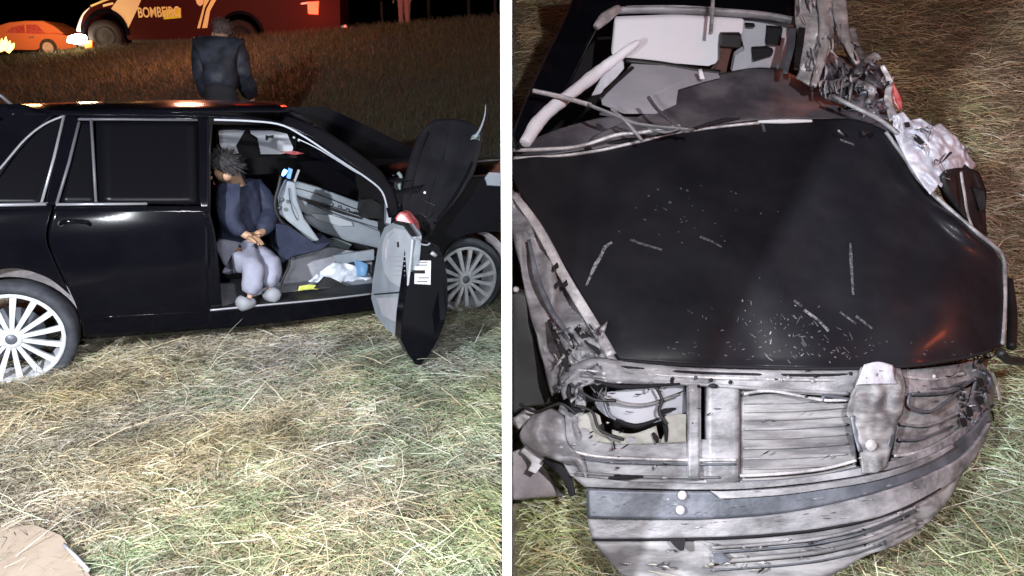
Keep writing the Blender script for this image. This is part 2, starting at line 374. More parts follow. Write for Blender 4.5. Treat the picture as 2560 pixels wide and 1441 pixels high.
ctube('window_trim', [(198, 306), (172, 410), (142, 510)], .008, 'dtrim')
ctube('window_trim', [(228, 300), (234, 400), (240, 506)], .008, 'dtrim')
ctube('window_trim', [(140, 512), (240, 511), (368, 510)], .008, 'chrome', -.008)
ctube('window_trim', [(195, 299), (300, 299), (494, 301)], .007, 'dtrim')
# roof, windscreen pillars, bonnet
aR = inv(S(40, 270))[0]; aF = inv(S(735, 312))[0]
def roofp(a, s):
    f = math.sin(math.pi*min(max((a-aR+.5)/(aF-aR+.9), 0), 1))
    o = .30+1.12*s; h = 1.418+.052*math.sin(math.pi*s)**.6*(.6+.4*f); return C(a, h-.012*(1-f), o)
mk('roof', [roofp(aR-.1+(aF-aR+.1)*i/30, s) for s in np.linspace(0, 1, 15) for i in range(31)], grid_faces(31, 15), M['paint'], car, True, thick=.01)
cs('roof_rail', [[(20, 268), (160, 278), (300, 281), (480, 284), (620, 292), (735, 312)], [(20, 290), (160, 289), (300, 290), (480, 293), (620, 301), (725, 322)]], nu=30, nv=4, straight=False)
cowl = inv(S(965, 470))
mk('windscreen', [C(aF+(cowl[0]+.05-aF)*t+.12*math.sin(math.pi*s)*t, 1.425*(1-t)+(.97)*t+.03*math.sin(math.pi*t), .31*(1-t)+.13*t+s*(1.12*(1-t)+1.45*t)) for t in np.linspace(0, 1, 8) for s in np.linspace(0, 1, 12)],
   grid_faces(12, 8), M['glass'], car, True, thick=.005)
cs('front_pillar', [[(715, 290), (790, 318), (865, 362), (940, 420), (985, 480), (1000, 540)], [(700, 312), (775, 345), (850, 395), (915, 443), (955, 490), (972, 545)]], nu=30, nv=5, straight=False, ex=-.004)
ctube('door_seal', [(535, 300), (620, 303), (700, 312), (760, 342), (840, 395), (920, 448), (955, 480), (968, 520)], .0065, 'trimw', -.014, sm=30)
ctube('door_seal', [(745, 348), (800, 375), (880, 425), (905, 438)], .004, 'trimw', .03, sm=16)
ctube('door_seal', [(530, 300), (524, 380), (524, 560)], .006, 'black', -.002)
# bonnet and front wing, up to the divider board
def clampx(p):
    if p.x > -.03:
        k = (p.x+.03)/dA.x; p = p-dA*k
    return p
aC = cowl[0]-.02
mk('bonnet', [clampx(C(aC+(1.35)*t, .975-.05*t+.05*math.sin(math.pi*s), .07+1.5*s)) for t in np.linspace(0, 1, 12) for s in np.linspace(0, 1, 14)], grid_faces(14, 12), M['paint'], car, True, thick=.01)
cs('front_wing', [[(985, 478), (1060, 462), (1140, 450), (1249, 440)], [(975, 600), (1040, 560), (1130, 520), (1249, 500)], [(985, 700), (1060, 640), (1130, 575), (1249, 545)], [(1000, 762), (1092, 765), (1108, 640), (1160, 590), (1249, 578)]], nu=30, nv=12, straight=False)
tube('bonnet_edge_strip', [clampx(S(x, y, -.01)) for x, y in ((1180, 405), (1215, 402), (1249, 400))], .006, M['dtrim'], car)
mk('headlamp', [S(x, y, -.012) for x, y in ((1212, 445), (1222, 432), (1249, 434), (1249, 466), (1218, 464))], [(0, 1, 2, 3, 4)], M['trim'], car, thick=.02)
# far side and floor so the cabin is closed
aB, aE = inv(S(-150, 600))[0], inv(S(1249, 600))[0]
mk('far_side_panel', [clampx(C(a, h, 1.72-(.0 if h < .9 else .25))) for h in (.2, .9, 1.40) for a in np.linspace(aB, aC if h > .9 else aE+.2, 12)], grid_faces(12, 3), M['paint'], car, thick=.02)
mk('cabin_floor', [C(a, .24+(.06 if o > 1.2 else 0), o) for o in (.08, .5, .9, 1.3, 1.6) for a in np.linspace(inv(S(520, 770))[0], aC+.2, 10)], grid_faces(10, 5), M['carpet'], car, thick=.02)
mk('bulkhead', [clampx(C(aC+.22, h, o)) for h in (.2, .95) for o in (.1, 1.6)], [(0, 1, 3, 2)], M['void'], car, thick=.02)
mk('rear_bulkhead', [C(inv(S(480, 600))[0], h, o) for h, o in ((.2, .12), (.2, 1.5), (.85, .12), (.85, 1.5), (1.36, .38), (1.36, 1.35))], [(0, 1, 3, 2), (2, 3, 5, 4)], M['void'], car, thick=.02)
# rear end, mostly outside the picture
mk('tail_panel', [C(aB-.75+.05*math.sin(math.pi*s), h, .08+1.56*s) for h in (.3, .6, .95) for s in np.linspace(0, 1, 8)], grid_faces(8, 3), M['paint'], car, True, thick=.02)
mk('boot_lid', [C(aB-.75+t*.95, .95+.06*t, .08+1.56*s) for t in (0, .5, 1) for s in np.linspace(0, 1, 8)], grid_faces(8, 3), M['paint'], car, True, thick=.02)
mk('rear_window', [C(inv(S(-60, 330))[0]-.35+t*.45, 1.02+.40*t, .2+1.35*s) for t in (0, .5, 1) for s in np.linspace(0, 1, 8)], grid_faces(8, 3), M['glass'], car, True, thick=.006)
tube('window_trim', [So(-30, 222, .5), So(5, 242, .5), So(40, 272, .5)], .010, M['dtrim'], car)
# arch liners, wheels
def arch(cx, cy, r, lin_r, mm='liner', lo=.0, hi=1.15, end=None):
    c = S(cx, cy, .02); vs = []
    n = 26
    for k in range(n):
        a = math.pi*(lo+(hi-lo)*k/(n-1))
        for (rr, d) in ((r, .0), (r*.985, .02), (lin_r, .035), (lin_r*.98, .30)):
            vs.append(clampx(c+(dA*math.cos(a)+UP*math.sin(a))*rr+nI*d))
    return mk('arch_liner', vs, grid_faces(4, n), M[mm], car, True, thick=.006)
def wheel(cx, cy, m_tyre='rubber', ex=.03, Rr=.250, Ro=.316):
    c = S(cx, cy, ex); c0 = c-nI*0
    w_ = mk('wheel', [c+nI*.19+v*.05 for v in (dA, UP, -dA, -UP)], [(0, 1, 2, 3)], M['void'], car); w_.name = 'wheel'
    lathe('tyre', c, nI, [(Rr, .02), (Rr+.012, .0), (Ro-.035, -.012), (Ro-.008, .005), (Ro, .03), (Ro, .17), (Ro-.01, .20), (Rr, .2)], M[m_tyre], w_, 56)
    lathe('rim', c, nI, [(Rr+.004, .004), (Rr-.004, -.006), (Rr-.016, .0), (Rr-.02, .03), (Rr-.03, .17)], M['alloy'], w_, 56)
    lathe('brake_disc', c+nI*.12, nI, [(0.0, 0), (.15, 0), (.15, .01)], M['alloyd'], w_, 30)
    lathe('hub', c, nI, [(0, .002), (.032, .002), (.036, .0), (.05, .006), (.058, .02), (.058, .06)], M['alloy'], w_, 30)
    lathe('hub_cap', c, nI, [(0, -.004), (.024, -.003), (.029, .002)], M['bluep' if False else 'dkmetal'], w_, 20)
    n = 15
    for k in range(n):
        a = 2*math.pi*(k+.3)/n; e = dA*math.cos(a)+UP*math.sin(a); s = dA*-math.sin(a)+UP*math.cos(a)
        vs = []
        for (rr, hw, d) in ((.045, .010, .012), (.10, .0115, .006), (.17, .0135, .002), (Rr-.008, .016, .006)):
            for q in (-1, 1): vs.append(c+e*rr+s*hw*q+nI*d)
            for q in (1, -1): vs.append(c+e*rr+s*hw*.8*q+nI*(d+.03))
        fs = []
        for i in range(3):
            for j in range(4): fs.append((i*4+j, i*4+(j+1) % 4, (i+1)*4+(j+1) % 4, (i+1)*4+j))
        fs += [(0, 1, 2, 3), (15, 14, 13, 12)]
        mk('spoke', vs, fs, M['alloy'], w_)
    return w_
arch(30, 850, .405, .345)
wheel(28, 850)
arch(1168, 695, .345, .322, lo=-.05, hi=1.08)
# front wheel lies close to the divider board
wheel(1166, 700, ex=.02, Rr=.232, Ro=.295)
# ---- cabin seen through the door opening
cpoly('far_window_glass', [(690, 384), (745, 384), (800, 405), (880, 450), (958, 500), (962, 560), (735, 470), (700, 450)], 1.46, 'glass', .006)
cpoly('sun_visor', [(546, 326), (588, 325), (612, 327), (590, 365), (597, 384), (562, 384), (550, 362)], 1.15, 'lining', .03)
cpoly('headlining', [(625, 326), (680, 327), (718, 335), (733, 370), (730, 380), (700, 386), (652, 386), (644, 345), (628, 335)], 1.15, 'lining', .03)
cpoly('visor_clip', [(664, 338), (672, 340), (684, 338), (684, 346), (672, 345), (668, 352), (664, 350)], 1.14, 'ink', .012)
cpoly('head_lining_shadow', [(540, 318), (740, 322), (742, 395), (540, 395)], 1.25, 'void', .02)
cpoly('red_reflector', [(700, 380), (735, 378), (760, 384), (735, 388)], 1.12, 'redlens', .01)
cpoly('dash_top', [(735, 452), (800, 470), (880, 500), (930, 518), (935, 545), (840, 520), (735, 488)], .95, 'trim', .12, bev=.015)
cpoly('dash_front', [(735, 490), (835, 520), (925, 548), (960, 560), (962, 610), (880, 585), (780, 545), (738, 520)], .92, 'trim', .2, bev=.012)
cpoly('dash_lower', [(760, 540), (830, 540), (900, 558), (955, 580), (958, 625), (870, 605), (805, 582), (770, 560)], .86, 'trim', .1, bev=.02)
cpoly('trim_gap', [(748, 492), (775, 500), (860, 530), (905, 545), (903, 549), (855, 536), (770, 507), (748, 498)], .90, 'black', .01)
cpoly('dash_highlight', [(775, 534), (830, 538), (880, 556), (884, 566), (850, 566), (790, 548)], .84, 'trimw', .02, bev=.004)  # highlight on the dash, put in as an off-white piece
cpoly('dark_vent', [(905, 500), (930, 498), (958, 515), (960, 548), (905, 545), (900, 525)], .78, 'black', .08)
cpoly('pale_bracket', [(820, 600), (838, 596), (880, 612), (862, 640), (835, 655), (826, 630)], .7, 'mint', .04, bev=.004)
cpoly('steering_column_shroud', [(718, 452), (740, 458), (744, 500), (760, 545), (800, 602), (792, 614), (770, 600), (740, 570), (696, 535), (700, 490)], .42, 'trim', .10, bev=.012)
tube('steering_wheel', [So(x, y, .36) for x, y in ((702, 440), (696, 470), (688, 500), (690, 530), (708, 560), (740, 580))], .012, M['black'], car, 8, 18)
lp = tube('dashboard_lamp', [So(706, 440, .4), So(715, 425, .4)], [.006, .014, .012], M['lampb'], car, 10, 4)
cpoly('blue_stalk', [(722, 420), (732, 424), (726, 448), (716, 446)], .42, 'bluep', .02)
cpoly('chrome_stalk', [(745, 424), (750, 426), (738, 456), (734, 452)], .46, 'chrome', .012)
cpoly('dark_seat_side', [(688, 560), (720, 565), (790, 612), (830, 605), (800, 625), (735, 640), (700, 660)], .30, 'navy', .35)
cpoly('footwell_carpet', [(728, 645), (830, 618), (930, 640), (930, 700), (800, 726), (700, 730)], .55, 'carpet', .05)
cpoly('footwell_side_trim', [(832, 640), (935, 625), (935, 650), (880, 655), (850, 665)], .45, 'trim', .03)
ctube('door_seal', [(724, 648), (722, 668), (708, 695), (698, 722), (690, 730)], .008, 'black', .05, sm=14)
cpoly('black_floor_flap', [(786, 722), (812, 694), (830, 697), (868, 716)], .12, 'black', .03)
# driver seat (dark) behind the person
solid('driver_seat', [So(545, 400, .5), So(600, 392, .5), So(622, 470, .5), (So(640, 620, .5)), So(700, 640, .5), So(700, 700, .5), So(560, 700, .5), So(545, 600, .5)], nI*.45, M['void'], car, .03)
# ---- the open driver door: stands out from the hinge at the wing
H0 = G(936, 768, .20); E0 = G(1046, 914, .07)
dd = Vector((E0.x-H0.x, E0.y-H0.y, 0)); DL = dd.length; dd.normalize(); dn = Vector((dd.y, -dd.x, 0))
if dn.x > 0: dn = -dn            # dn: towards the inner (left) face
door = None
def onplane(x, y, p0, n):
    r = ray(x, y); c = Vector((0, 0, CH)); return c+r*((p0-c).dot(n)/r.dot(n))
solid_pad = None; EN = -dd        # free edge faces the camera
ep = E0.copy()
def De(x, y, k=0): return onplane(x, y, ep+dd*k, dd)
def Di(x, y, k=0): return onplane(x, y, H0+dn*k, dn)
edge_px = [(1040, 598), (1070, 603), (1098, 618), (1112, 650), (1119, 700), (1121, 760), (1112, 810), (1095, 850), (1075, 885), (1050, 915), (1040, 912), (1020, 885), (1002, 850), (1006, 790), (1016, 720), (1026, 640), (1032, 600)]
door = solid('driver_door', [De(*q) for q in edge_px], -dd*.10, M['paint'], car, .006)
solid('outer_skin', [P(x, y, float(np.interp(x, [975, 1095], [4.7, 3.95]))) for x, y in ((1090, 625), (1020, 600), (980, 640), (978, 780), (1030, 850), (1075, 860), (1100, 800))], Vector((.03, 0, 0)), M['paint'], door)
door['label'] = 'open driver door seen edge-on, black outside with pale inner trim'
ip = [(1032, 592), (1012, 562), (985, 556), (962, 568), (948, 600), (940, 650), (932, 700), (928, 745), (940, 790), (965, 822), (1001, 850), (1008, 790), (1018, 720), (1028, 640)]
def Dm(x, y, z): return P(x, y, z)
def dz(x): # depth along the inner face: free edge near, hinge far
    return float(np.interp(x, [925, 1030], [4.62, 3.80]))
def dpoly(name, px, m, k=0, th=.02, par=door, bev=None):
    return solid(name, [P(x, y, dz(x)-k) for x, y in px], -dn*th, M[m], par, bev)
dpoly('door_trim', ip, 'trim', 0, .05)
dpoly('door_card', [(1029, 600), (1012, 575), (985, 570), (965, 585), (956, 610), (954, 650), (960, 680), (975, 705), (998, 718), (1017, 718), (1024, 660)], 'trimw', .03, .012, bev=.003)
dpoly('door_pull', [(960, 650), (958, 610), (968, 590), (982, 580), (970, 598), (964, 625), (964, 650)], 'grey', .05, .008)
for k in range(5): dpoly('speaker_slot', [(968+k*3, 640+k*12), (1012, 640+k*12), (1012, 643+k*12), (968+k*3, 643+k*12)], 'grey', .046, .003)
dpoly('door_bin', [(940, 745), (1012, 742), (1006, 800), (985, 806), (955, 790)], 'grey', .02, .03, bev=.006)
dpoly('trim_seam', [(934, 735), (1016, 728), (1016, 731), (935, 738)], 'ink', .035, .003)
dpoly('window_seal', [(985, 553), (1012, 559), (1033, 590), (1028, 592), (1009, 566), (984, 559)], 'black', .03, .02)
dpoly('lock_button', [(992, 606), (995, 605), (996, 618), (993, 619)], 'ink', .06, .006)
st = solid('sticker', [De(x, y, .004) for x, y in ((1037, 652), (1077, 652), (1076, 712), (1036, 710))], dd*.002, M['sticker'], door)
solid('sticker_print', [De(x, y, .008) for x, y in ((1030, 676), (1062, 676), (1062, 684), (1034, 684))], dd*.002, M['ink'], st)
for q in ((655, 1042), (662, 1042), (694, 1046), (703, 1042)):
    solid('sticker_print', [De(q[1], q[0], .008), De(q[1]+26, q[0], .008), De(q[1]+26, q[0]+2, .008), De(q[1], q[0]+2, .008)], dd*.002, M['dtrim'], st)
tube('door_latch', [De(1078, 632, .02), De(1090, 640, .02)], .012, M['chrome'], door, 8)
tube('latch_spring', [De(x, y, .03) for x, y in ((1036, 594), (1046, 600), (1052, 610), (1068, 613), (1075, 608))], .005, M['chrome'], door, 6, 14)
# mirror remains and the bent panel above
cm = solid('wing_mirror', [P(x, y, 4.35) for x, y in ((985, 545), (1000, 530), (1014, 535), (1034, 560), (1040, 585), (1022, 596), (1002, 590))], Vector((.02, .09, 0)), M['redlens'], car, .012)  # red lens colour stands for a reflection in the mirror
solid('mirror_foot', [P(x, y, 4.3) for x, y in ((1000, 586), (1034, 578), (1042, 592), (1020, 600), (1003, 597))], Vector((.02, .08, 0)), M['trimw'], car, .006)
def bz(x, y): return 4.55+.30*(600-y)/300+.05*math.sin((x-1000)/60)
sheet('bent_panel', [[(1062, 318), (1090, 303), (1130, 300), (1175, 308), (1204, 330)], [(1040, 350), (1080, 350), (1120, 352), (1165, 362), (1198, 375)], [(1018, 420), (1050, 430), (1095, 440), (1140, 440), (1182, 430)], [(1006, 490), (1030, 500), (1065, 510), (1110, 510), (1150, 490)], [(1012, 560), (1030, 565), (1055, 565), (1080, 560), (1100, 550)], [(1026, 598), (1040, 602), (1052, 604), (1062, 600), (1074, 590)]],
      lambda x, y: P(x, y, bz(x, y)), M['hood'], car, 16, 24, amp=.02, freq=9, thick=.03)
for px in ([(1180, 405), (1165, 440), (1130, 500), (1085, 560)],): tube('panel_fold', [P(x, y, bz(x, y)-.03) for x, y in px], .008, M['paint'], car, 6, 12)
tube('torn_bracket', [P(x, y, 4.75) for x, y in ((995, 432), (1003, 445), (998, 470), (1006, 500))], .014, M['mint'], car, 6, 10)
sheet('torn_bracket', [[(980, 437), (990, 440)], [(985, 460), (996, 465)], [(978, 480), (992, 490)]], lambda x, y: P(x, y, 4.8), M['dkmetal'], car, 4, 8, amp=.02, freq=30)
sheet('torn_bracket', [[(962, 500), (1000, 500), (1008, 530)], [(960, 560), (985, 570), (1000, 560)]], lambda x, y: P(x, y, 4.72), M['dkmetal'], car, 8, 8, amp=.02, freq=20)
tube('grass_tuft_stem', [P(1186, 345, 4.7), P(1200, 325, 4.7), P(1212, 290, 4.7), P(1214, 262, 4.7)], [.012, .006, .0025], M['trim'], car, 5, 8)
for px, r_ in (([(1070, 330), (1050, 380), (1032, 450), (1018, 520), (1020, 570)], .007), ([(1120, 330), (1105, 400), (1080, 470), (1060, 560)], .004), ([(1040, 470), (1060, 500), (1090, 515)], .004), ([(1048, 530), (1070, 545), (1084, 530)], .005), ([(1030, 580), (1050, 570), (1068, 585)], .006)):
    tube('panel_fold', [P(x, y, bz(x, y)-.022) for x, y in px], r_, M['hood'], car, 6, 14)
tube('hinge', [P(1024, 596, 4.2), P(1040, 606, 4.1), P(1052, 620, 4.0)], .012, M['dkmetal'], car, 8, 8)
lathe('bolt_head', P(1062, 482, bz(1062, 482)-.035), (0, -1, .2), [(0, .004), (.008, .002), (.009, 0)], M['shard'], car, 8)
sheet('bonnet_catch', [[(1180, 340), (1190, 335), (1200, 338)], [(1176, 350), (1188, 348), (1199, 352)]], lambda x, y: P(x, y, bz(x, y)-.04), M['mint'], car, 5, 5, amp=.01, freq=30)
# seams and controls in the cabin
for px in ([(740, 470), (800, 488), (880, 520), (930, 536)], [(770, 508), (850, 540), (950, 572)], [(800, 585), (870, 607), (955, 626)], [(722, 470), (726, 505), (742, 548), (780, 600)]):
    tube('trim_seam', [So(x, y, .84 if x > 760 or y < 460 else .40) for x, y in px], .003, M['black'], car, 5, 16)
for (x, y) in ((830, 512), (850, 519), (870, 527), (700, 520), (706, 500)):
    lathe('control_knob', So(x, y, .83 if x > 760 else .35), -nI, [(0, .012), (.012, .010), (.014, 0)], M['dkmetal'], car, 10)
# glass shards on the pillar
for i, (x, y, z) in enumerate(((744, 305, 5.0), (766, 314, 5.0), (782, 323, 5.0), (946, 431, 5.0), (735, 345, 4.9), (747, 352, 4.9))):
    lathe('glass_shard', P(x, y, z), Vector((0, 1, .3)), [(0, -.006), (.011, 0), (0, .006)], M['shard'], car, 7)
# things lying in the footwell
t = sheet('plastic_bag', [[(835, 655), (870, 660), (905, 670)], [(800, 680), (860, 685), (930, 690)], [(770, 705), (850, 712), (925, 714)]], lambda x, y: So(x, y, .42), M['clear'], None, 16, 12, amp=.05, freq=16, thick=.003, ridge=True)
tag(t, 'crumpled clear plastic bag lying in the driver footwell of the saloon', 'bag')
t = sheet('blue_bag', [[(885, 650), (905, 655), (920, 662)], [(890, 670), (905, 675), (918, 680)], [(892, 690), (905, 692), (915, 690)]], lambda x, y: So(x, y, .36), M['bluep'], None, 8, 8, amp=.02, freq=20, thick=.01)
tag(t, 'small light blue plastic packet in the footwell beside the open door', 'packet')
t = sheet('wrapper', [[(748, 716), (775, 712), (800, 716)], [(745, 728), (775, 724), (795, 724)]], lambda x, y: So(x, y, .14), M['yellowc'], None, 8, 4, amp=.02, freq=30, thick=.004)
tag(t, 'crumpled yellow green wrapper on the door sill of the saloon', 'wrapper')
# card on the hay, bottom left
bp = [G(x, y, .07) for x, y in ((-150, 1500), (-120, 1360), (0, 1318), (85, 1312), (152, 1338), (216, 1422), (240, 1470), (100, 1500))]
t = solid('cardboard_sheet', bp, (0, 0, -.012), M['board'], None, base=tuple(bp[2])); tag(t, 'flat pale brown sheet of card lying on the hay in the near left corner', 'cardboard')
t2 = tube('sheet_edge', [G(160, 1362, .077), G(190, 1392, .077), G(222, 1428, .077)], .006, M['trimw'], t, 6)

# ------------------------------------------------------------------ people
CL = bpy.data.textures.new('cloth_folds', 'CLOUDS'); CL.noise_scale = .09; CL.noise_depth = 2
def skinmesh(name, verts, edges, radii, m, parent, sub=2, root=0, fold=0):
    b = org[parent.name]; me = bpy.data.meshes.new(name); me.from_pydata([tuple(Vector(v)-b) for v in verts], edges, []); me.materials.append(m)
    o = bpy.data.objects.new(name, me); col.objects.link(o); o.parent = parent; org[o.name] = b
    s = o.modifiers.new('skin', 'SKIN'); s.use_smooth_shade = True
    for i, r in enumerate(radii):
        d = me.skin_vertices[0].data[i]; d.radius = (r, r) if not isinstance(r, tuple) else r; d.use_root = (i == root)
    u = o.modifiers.new('sub', 'SUBSURF'); u.levels = sub; u.render_levels = sub
    if fold:
        dm = o.modifiers.new('folds', 'DISPLACE'); dm.texture = CL; dm.strength = fold*1.6; dm.mid_level = .5
    return o
def person(name, label, J, mats, hscale=1, group=None, look=None, jg=0):
    """J: world joints. builds one continuous body, clothes, hair, shoes as parts"""
    root = empty(name, tuple(J['base']), label, 'person', group)
    top, leg, skin_, hairm, shoe = mats
    J0 = dict(J)
    for q in 'LR': J0['to'+q] = Vector(J['an'+q])*.6+Vector(J['to'+q])*.4-Vector((0, 0, .015)); J0['an'+q] = Vector(J['an'+q])-Vector((0, 0, .02))
    names = ['pel', 'bel', 'che', 'neck', 'head', 'crown', 'shL', 'elL', 'wrL', 'haL', 'shR', 'elR', 'wrR', 'haR', 'hipL', 'knL', 'anL', 'toL', 'hipR', 'knR', 'anR', 'toR']
    ix = {k: i for i, k in enumerate(names)}
    E = [('pel', 'bel'), ('bel', 'che'), ('che', 'neck'), ('neck', 'head'), ('head', 'crown'), ('che', 'shL'), ('shL', 'elL'), ('elL', 'wrL'), ('wrL', 'haL'), ('che', 'shR'), ('shR', 'elR'), ('elR', 'wrR'), ('wrR', 'haR'),
         ('pel', 'hipL'), ('hipL', 'knL'), ('knL', 'anL'), ('anL', 'toL'), ('pel', 'hipR'), ('hipR', 'knR'), ('knR', 'anR'), ('anR', 'toR')]
    rad = dict(pel=.11, bel=.105, che=.125, neck=.052, head=.088, crown=.075, shL=.06, elL=.04, wrL=.027, haL=.03, shR=.06, elR=.04, wrR=.027, haR=.03, hipL=.085, knL=.055, anL=.038, toL=.035, hipR=.085, knR=.055, anR=.038, toR=.035)
    skinmesh('body', [J0[k] for k in names], [(ix[a], ix[b]) for a, b in E], [rad[k]*hscale*(.6 if k in ('pel', 'bel', 'che', 'shL', 'shR', 'elL', 'elR', 'hipL', 'hipR', 'knL', 'knR', 'toL', 'toR') else .5 if k in ('anL', 'anR') else 1) for k in names], M[skin_], root)
    def sub(nm, ks, es, grow, m):
        i2 = {k: i for i, k in enumerate(ks)}
        return skinmesh(nm, [J[k] for k in ks], [(i2[a], i2[b]) for a, b in es], [rad[k]*hscale+grow for k in ks], M[m], root, 3, fold=.018)
    J['up'] = Vector(J['pel'])*.5+Vector(J['bel'])*.5; rad['up'] = .118
    for q in 'LR': J['cu'+q] = Vector(J['an'+q])*.98+Vector(J['kn'+q])*.02; rad['cu'+q] = .045
    ju = Vector(J['neck'])*.75+Vector(J['che'])*.25; J['col'] = ju; rad['col'] = .06
    sub('jacket', ['che', 'bel', 'pel', 'col', 'shL', 'elL', 'wrL', 'shR', 'elR', 'wrR'], [('che', 'bel'), ('bel', 'pel'), ('che', 'col'), ('che', 'shL'), ('shL', 'elL'), ('elL', 'wrL'), ('che', 'shR'), ('shR', 'elR'), ('elR', 'wrR')], .028+jg, top)
    sub('trousers', ['up', 'pel', 'hipL', 'knL', 'cuL', 'hipR', 'knR', 'cuR'], [('up', 'pel'), ('pel', 'hipL'), ('hipL', 'knL'), ('knL', 'cuL'), ('pel', 'hipR'), ('hipR', 'knR'), ('knR', 'cuR')], .02, leg)
    for s in 'LR':
        a, t_ = Vector(J['an'+s]), Vector(J['to'+s]); dz_ = Vector((0, 0, -.02))
        skinmesh('shoe', [a+Vector((0, 0, .0)), a+dz_*2, (a+t_)*.5+dz_, t_+dz_], [(0, 1), (1, 2), (2, 3)], [.056, .058, .056, .05], M[shoe], root, 1)
    hd, cr_ = Vector(J['head']), Vector(J['crown']); upv = (cr_-hd).normalized()
    lk = Vector(look) if look else Vector((0, -1, 0)); lk = (lk-upv*lk.dot(upv)).normalized(); sd = upv.cross(lk)
    c = (hd+cr_)*.5
    n1, n2 = 14, 9; vs = []
    for j in range(n2):
        th = math.pi*.62*j/(n2-1)
        for i in range(n1):
            ph = 2*math.pi*i/n1; d = upv*math.cos(th)+(lk*math.cos(ph)+sd*math.sin(ph))*math.sin(th)
            rr = (.103+.012*noise.noise(d*4+c))*hscale*(1-.16*max(0, d.dot(lk))*(j/(n2-1)))
            if d.dot(lk) > .25 and th > .33*math.pi: rr *= .62
            vs.append(c+upv*.012-lk*.012+d*rr)
    mk('hair', vs, [(j*n1+i, j*n1+(i+1) % n1, (j+1)*n1+(i+1) % n1, (j+1)*n1+i) for j in range(n2-1) for i in range(n1)], M[hairm], root, True)
    hr = random.Random(3); hv_ = []
    for k in range(420):
        th = hr.uniform(0, .60)*math.pi; ph = hr.uniform(0, 2*math.pi); d = upv*math.cos(th)+(lk*math.cos(ph)+sd*math.sin(ph))*math.sin(th)
        if d.dot(lk) > .2 and th > .34*math.pi: continue
        b0 = c+upv*.012-lk*.012+d*.104*hscale; t0 = (d*.7-upv*.6+Vector((hr.uniform(-.6, .6), hr.uniform(-.6, .6), hr.uniform(-.4, .4)))).normalized(); s0 = d.cross(t0).normalized()*.006
        hv_ += [b0-s0, b0+s0, b0+t0*hr.uniform(.02, .05)]
    mk('hair_tufts', hv_, [(3*i, 3*i+1, 3*i+2) for i in range(len(hv_)//3)], M[hairm], root)
    tube('nose', [hd+lk*.085+upv*.045, hd+lk*.115+upv*.01, hd+lk*.09-upv*.0], .012, M[skin_], root, 6)
    for q in (-1, 1):
        lathe('eye', hd+lk*.088+sd*.032*q+upv*.045, lk, [(0, .006), (.009, .003), (.011, -.003)], M['ink'], root, 8)
        lathe('ear', hd+sd*.095*q+upv*.02, sd, [(0, .012), (.02, .008), (.028, -.004)], M[skin_], root, 8)
    tube('mouth', [hd+lk*.092-sd*.022-upv*.035, hd+lk*.097-upv*.037, hd+lk*.092+sd*.022-upv*.035], .004, M['redlens'], root, 5)
    for s in 'LR':
        wv, hv = Vector(J['wr'+s]), Vector(J['ha'+s]); d = (hv-wv).normalized(); s1 = d.cross(Vector((0, 0, 1)) if abs(d.z) < .8 else Vector((1, 0, 0))).normalized(); s2 = d.cross(s1)
        for k, (o_, L_) in enumerate(((-.027, .065), (-.009, .078), (.009, .073), (.027, .058))):
            b0 = hv+s1*o_; tube('finger', [b0-d*.01, b0+d*L_*.5+s2*.008, b0+d*L_*.9+s2*.028], [.0095, .009, .007], M[skin_], root, 6, 5)
        tube('finger', [wv+d*.03+s1*.02, wv+d*.06+s1*.05, wv+d*.09+s1*.055+s2*.01], [.012, .011, .009], M[skin_], root, 6, 5)
    return root
def stand(base, h=1.75, face=R(-90), lean=0.0, arms=.1, step=.0):
    s = h/1.75; b = Vector(base); f = Vector((math.cos(face), math.sin(face), 0)); l = Vector((-f.y, f.x, 0))
    def q(x, y, z): return b+f*x*s+l*y*s+UP*z*s
    J = dict(base=b, pel=q(0, 0, .95), bel=q(.02+lean*.3, 0, 1.12), che=q(.02+lean, 0, 1.34), neck=q(lean*1.6, 0, 1.50), head=q(.03+lean*2, 0, 1.60), crown=q(.02+lean*2.1, 0, 1.68),
        shL=q(lean*1.2, .19, 1.42), elL=q(lean+arms*.3, .26, 1.14), wrL=q(lean+arms+.06, .24, .90), haL=q(lean+arms+.09, .23, .83),
        shR=q(lean*1.2, -.19, 1.42), elR=q(lean+arms*.3, -.26, 1.14), wrR=q(lean+arms+.06, -.24, .90), haR=q(lean+arms+.09, -.23, .83),
        hipL=q(0, .09, .88), knL=q(.03+step, .10, .48), anL=q(0+step, .11, .09), toL=q(.14+step, .12, .05),
        hipR=q(0, -.09, .88), knR=q(.03-step, -.10, .48), anR=q(0-step, -.11, .09), toR=q(.14-step, -.12, .05))
    return J
# bystander in the slate jacket, bent forward, back to the car
b1 = P(560, 300, 7.7); b1.z = hL(b1.x, b1.y)
J = stand(b1, 1.70, R(100), .15, .28)
for q in 'LR': J['el'+q] = J['el'+q]*.75+J['bel']*.25
J['head'] = J['head']-UP*.04; J['crown'] = J['crown']-UP*.05
person('person', 'person in a slate blue jacket stooping on the grass behind the saloon roof', J, ('jacket', 'dark', 'skin', 'ruddy', 'dark'), 1.12, look=(-.9, .3, 0), jg=.045)
pb = Vector(J['pel']); ppl = [o for o in bpy.data.objects if o.type == 'EMPTY' and o.name == 'person'][0]
lathe('coat_skirt', pb, UP, [(.19, .22), (.21, .10), (.225, -.05), (.25, -.32)], M['jacket'], ppl, 24)
